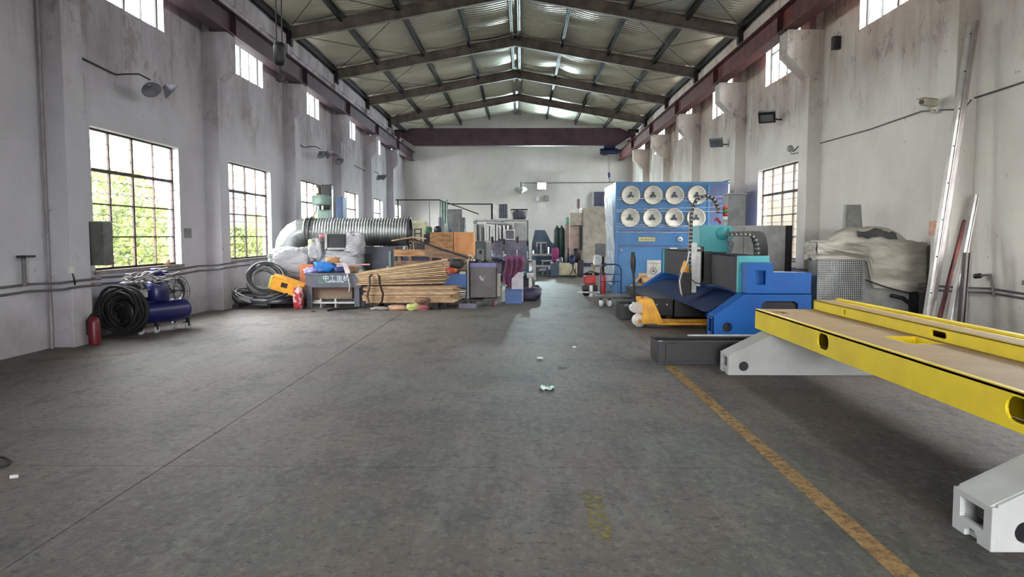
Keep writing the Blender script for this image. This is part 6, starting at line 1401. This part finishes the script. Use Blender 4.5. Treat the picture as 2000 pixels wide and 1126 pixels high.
cab(1104, 1132, 438, 33, PINKB, 'pinkish beige cabinet under the mint green boxes', dep=.9, doors=1)
for i, (pa, pb, pt, pb_) in enumerate(((1106, 1114, 424, 438), (1115, 1127, 417, 438))):
    a, b, y0, y1 = span(pa, pb, 33.2, .4); solo('mint_box', B().bx(a, b, y0, y1, zat(438, 33)+.002, zat(pt, 33.2)), MINT, ['smaller mint green box on the pinkish cabinet', 'larger mint green box on the pinkish cabinet'][i], 'box', bevel=.02)
c = W(1118, 408, Y=33.3); solo('white_bottle', B().lathe([(0, 0), (.07, 0), (.07, .2), (.03, .28), (.03, .34), (0, .34)], (c.x, 33.35, zat(417, 33.2)+.002), 'z', 12), WHITE, 'white bottle on top of the larger mint green box', 'bottle')
# large beige machine
Yg = 31.0; a, b, y0, y1 = span(1136, 1192, Yg, 1.8); zt = zat(406, Yg)
r = thing('beige_enclosure', 'large beige machine enclosure just left of the blue filter cabinet', 'machine', ((a+b)/2, Yg, 0))
B().bx(a, b, y0, y1, .1, zt).build('body', BEIGE, r, .03); B().bx(a, b, y0-.02, y0, zat(520, Yg), zat(513, Yg)).build('navy_stripe', NAVY, r); B().bx(a+.05, b-.1, y0-.03, y0, zat(532, Yg), zat(521, Yg)).build('lower_panel', LGREY, r)
B().bx(a-.1, a-.02, y0-.05, y0+.1, zat(487, Yg), zat(440, Yg)).build('dark_column', BLACK, r); B().bx(a-.5, a, y0, y0+.6, zat(440, Yg), zat(415, Yg)).build('top_box', BEIGE, r, .02); B().bx(a+.02, a+.06, y0-.015, y0, zat(512, Yg), zt-.1).build('door_seam', GREYM, r); B().bx(a+.1, b-.1, y0+.1, y1-.1, 0, .1).build('plinth', DARKST, r)
B().bx(a-.5, a, y0+.1, y0+.6, 0, zat(440, Yg)).build('side_column', PINKB, r, .02)
x = W(1132, 0, Y=Yg+.2).x; st = B().cyl((x, Yg+.2, zat(415, Yg)), (x, Yg+.2, zat(406, Yg)), .03, 8).build('lamp_post', LGREY, r); B().cyl((x, Yg+.2, zat(406, Yg)), (x, Yg+.2, zat(388, Yg)), .06, 12).build('stack_lamp', mat('grey_red_lens', (104, 84, 92), .4), st)
a, b = W(1159, 403, Y=Y1-.01), W(1184, 375, Y=Y1-.01)
r = thing('wall_box', 'dark blue-grey square box with a pale rim on the far wall', 'wall box', tuple(a)); B().bx(a.x-.12, b.x+.1, Y1-.35, Y1-.01, a.z-.08, b.z+.02).build('rim', LGREY, r, .01); B().bx(a.x, b.x-.08, Y1-.37, Y1-.34, a.z, b.z).build('front', mat('slate_blue_front', (66, 68, 96), .5), r)
# yellowish chest with clutter
Yc = 29.5; r = cab(1093, 1128, 513, Yc, CREAM, 'cream chest on the floor right of the aisle with clutter on top', 'tool_chest', 'chest', .8, 1); a, b, y0, y1 = span(1093, 1128, Yc); zt = zat(513, Yc)
rg = random.Random(31)
for i in range(14):
    x = rg.uniform(a-.05, b-.1); s = rg.uniform(.06, .12); g = B().blob((x, Yc+rg.uniform(.1, .6), zt+s*.7), (s, s, s*rg.uniform(.7, 2)), i, .35, 12, 8)
    solo('chest_clutter', g, [WHITE, SBLUE, NAVY, MAUVE, MINT, CHROME][i % 6], ('white', 'steel-blue', 'navy', 'mauve-grey', 'mint green', 'shiny')[i % 6]+' lump in the clutter on the cream chest', 'clutter', 'clutter on the cream chest')
a, b, y0, y1 = span(1118, 1135, Yc, .5); solo('black_sack', B().blob(((a+b)/2, Yc+.3, zt+.28), ((b-a)/2, .22, .28), 6, .2, 16, 12, 2, .6), BLACK, 'black sack at the right end of the cream chest', 'sack')
x = W(1113, 0, Y=Yc).x; solo('black_post_tool', B().lathe([(0, 0), (.06, 0), (.05, .1), (.03, .15), (.05, .3), (.03, .4), (.04, .55), (0, .6)], (x, Yc+.2, zt), 'z', 12), BLACK, 'black upright tool standing on the cream chest', 'tool')
g = B(); c = W(1118, 513, Y=Yc-.05)
g.tube([(c.x, Yc-.06, zt), (c.x+.03, Yc-.08, zt-.25), (c.x-.12, Yc-.1, .05)], .018, 6).tube([(c.x+.02, Yc-.06, zt), (c.x+.04, Yc-.08, zt-.25), (c.x+.2, Yc-.1, .05)], .018, 6); solo('black_leads', g, RUBBER, 'two black leads hanging down the front of the cream chest', 'cables')
cab(1129, 1140, 508, 29.6, mat('plum_grey', (60, 56, 70), .6), 'dark plum stand between the cream chest and the beige enclosure', dep=.5, doors=0)
a, b, y0, y1 = span(1078, 1092, 30.2, .4); solo('magenta_cloth', B().blob(((a+b)/2, 30.4, .85), ((b-a)/2, .15, .3), 3, .3, 16, 12, 2, .7), mat('magenta_cloth', (150, 60, 116), .8), 'magenta cloth bundle left of the cream chest', 'cloth'); solo('blue_stand', B().bx(a-.05, b+.1, 30.15, 30.6, 0, .56), SBLUE, 'blue-grey stand under the magenta cloth', 'stand', bevel=.01)
Yq = 25.5; a, b, y0, y1 = span(1162, 1183, Yq, .15)
r = thing('control_stand', 'grey control screen on a stand beside the film-wrapped cabinet', 'control stand', ((a+b)/2, Yq, 0)); B().bx(a, b, y0, y1, zat(501, Yq), zat(475, Yq)).build('screen_box', mat('taupe_grey', (128, 124, 116), .5), r, .01); B().bx(a+.05, b-.05, y0-.01, y0, zat(499, Yq), zat(477, Yq)).build('screen', GREYM, r); B().bx(a+.25, a+.33, y0+.04, y0+.12, 0, zat(501, Yq)).build('stand', DARKST, r)
c = W(1167, 508, Y=23.2); solo('white_paper_bag', B().blob((c.x, 23.2, c.z), (.13, .1, .16), 4, .2, 14, 12, 2, .5), WHITE, 'white paper bag below the grey control screen', 'bag')
c = W(1164, 520, Y=23.3); r = thing('wooden_stool', 'narrow wooden stand below the white paper bag', 'stand', (c.x, 23.3, 0)); zz = zat(517, 23.2); B().bx(c.x-.15, c.x+.2, 23.1, 23.4, zz-.03, zz).build('top', WOOD, r); B().bx(c.x-.12, c.x-.06, 23.12, 23.18, 0, zz-.03).bx(c.x+.1, c.x+.16, 23.12, 23.18, 0, zz-.03).build('leg', WOOD, r)
# dark heap at the aisle edge behind the blue crate
for i, (px, py, Y, s3, m, lb) in enumerate(((1036, 578, 18.9, (.26, .2, .16), mat('violet_black_plastic', (54, 46, 76), .5), 'dark violet bag on the floor right of the white chamfered cover'), (1030, 556, 19.6, (.18, .15, .3), DARKST, 'dark grey heap behind the dark violet bag'), (1045, 565, 19.9, (.16, .14, .16), mat('plum_plastic', (84, 66, 96), .5), 'plum coloured bag at the aisle edge'))):
    c = W(px, py, Y=Y); solo('floor_bag', B().blob((c.x, Y, s3[2]), s3, i+3, .25, 20, 14, 2, .7), m, lb, 'bag')
c = W(1035, 552, Y=19.3); solo('small_motor', B().cyl((c.x-.08, 19.3, .62), (c.x+.1, 19.3, .62), .07, 14).bx(c.x-.03, c.x+.05, 19.25, 19.35, .3, .6), WHITE, 'small pale motor on the dark heap at the aisle edge', 'motor')
solo('grey_box_base', B().bx(c.x-.14, c.x+.14, 19.2, 19.5, 0, .3), MAUVE, 'mauve-grey box under the small pale motor', 'box', bevel=.01)
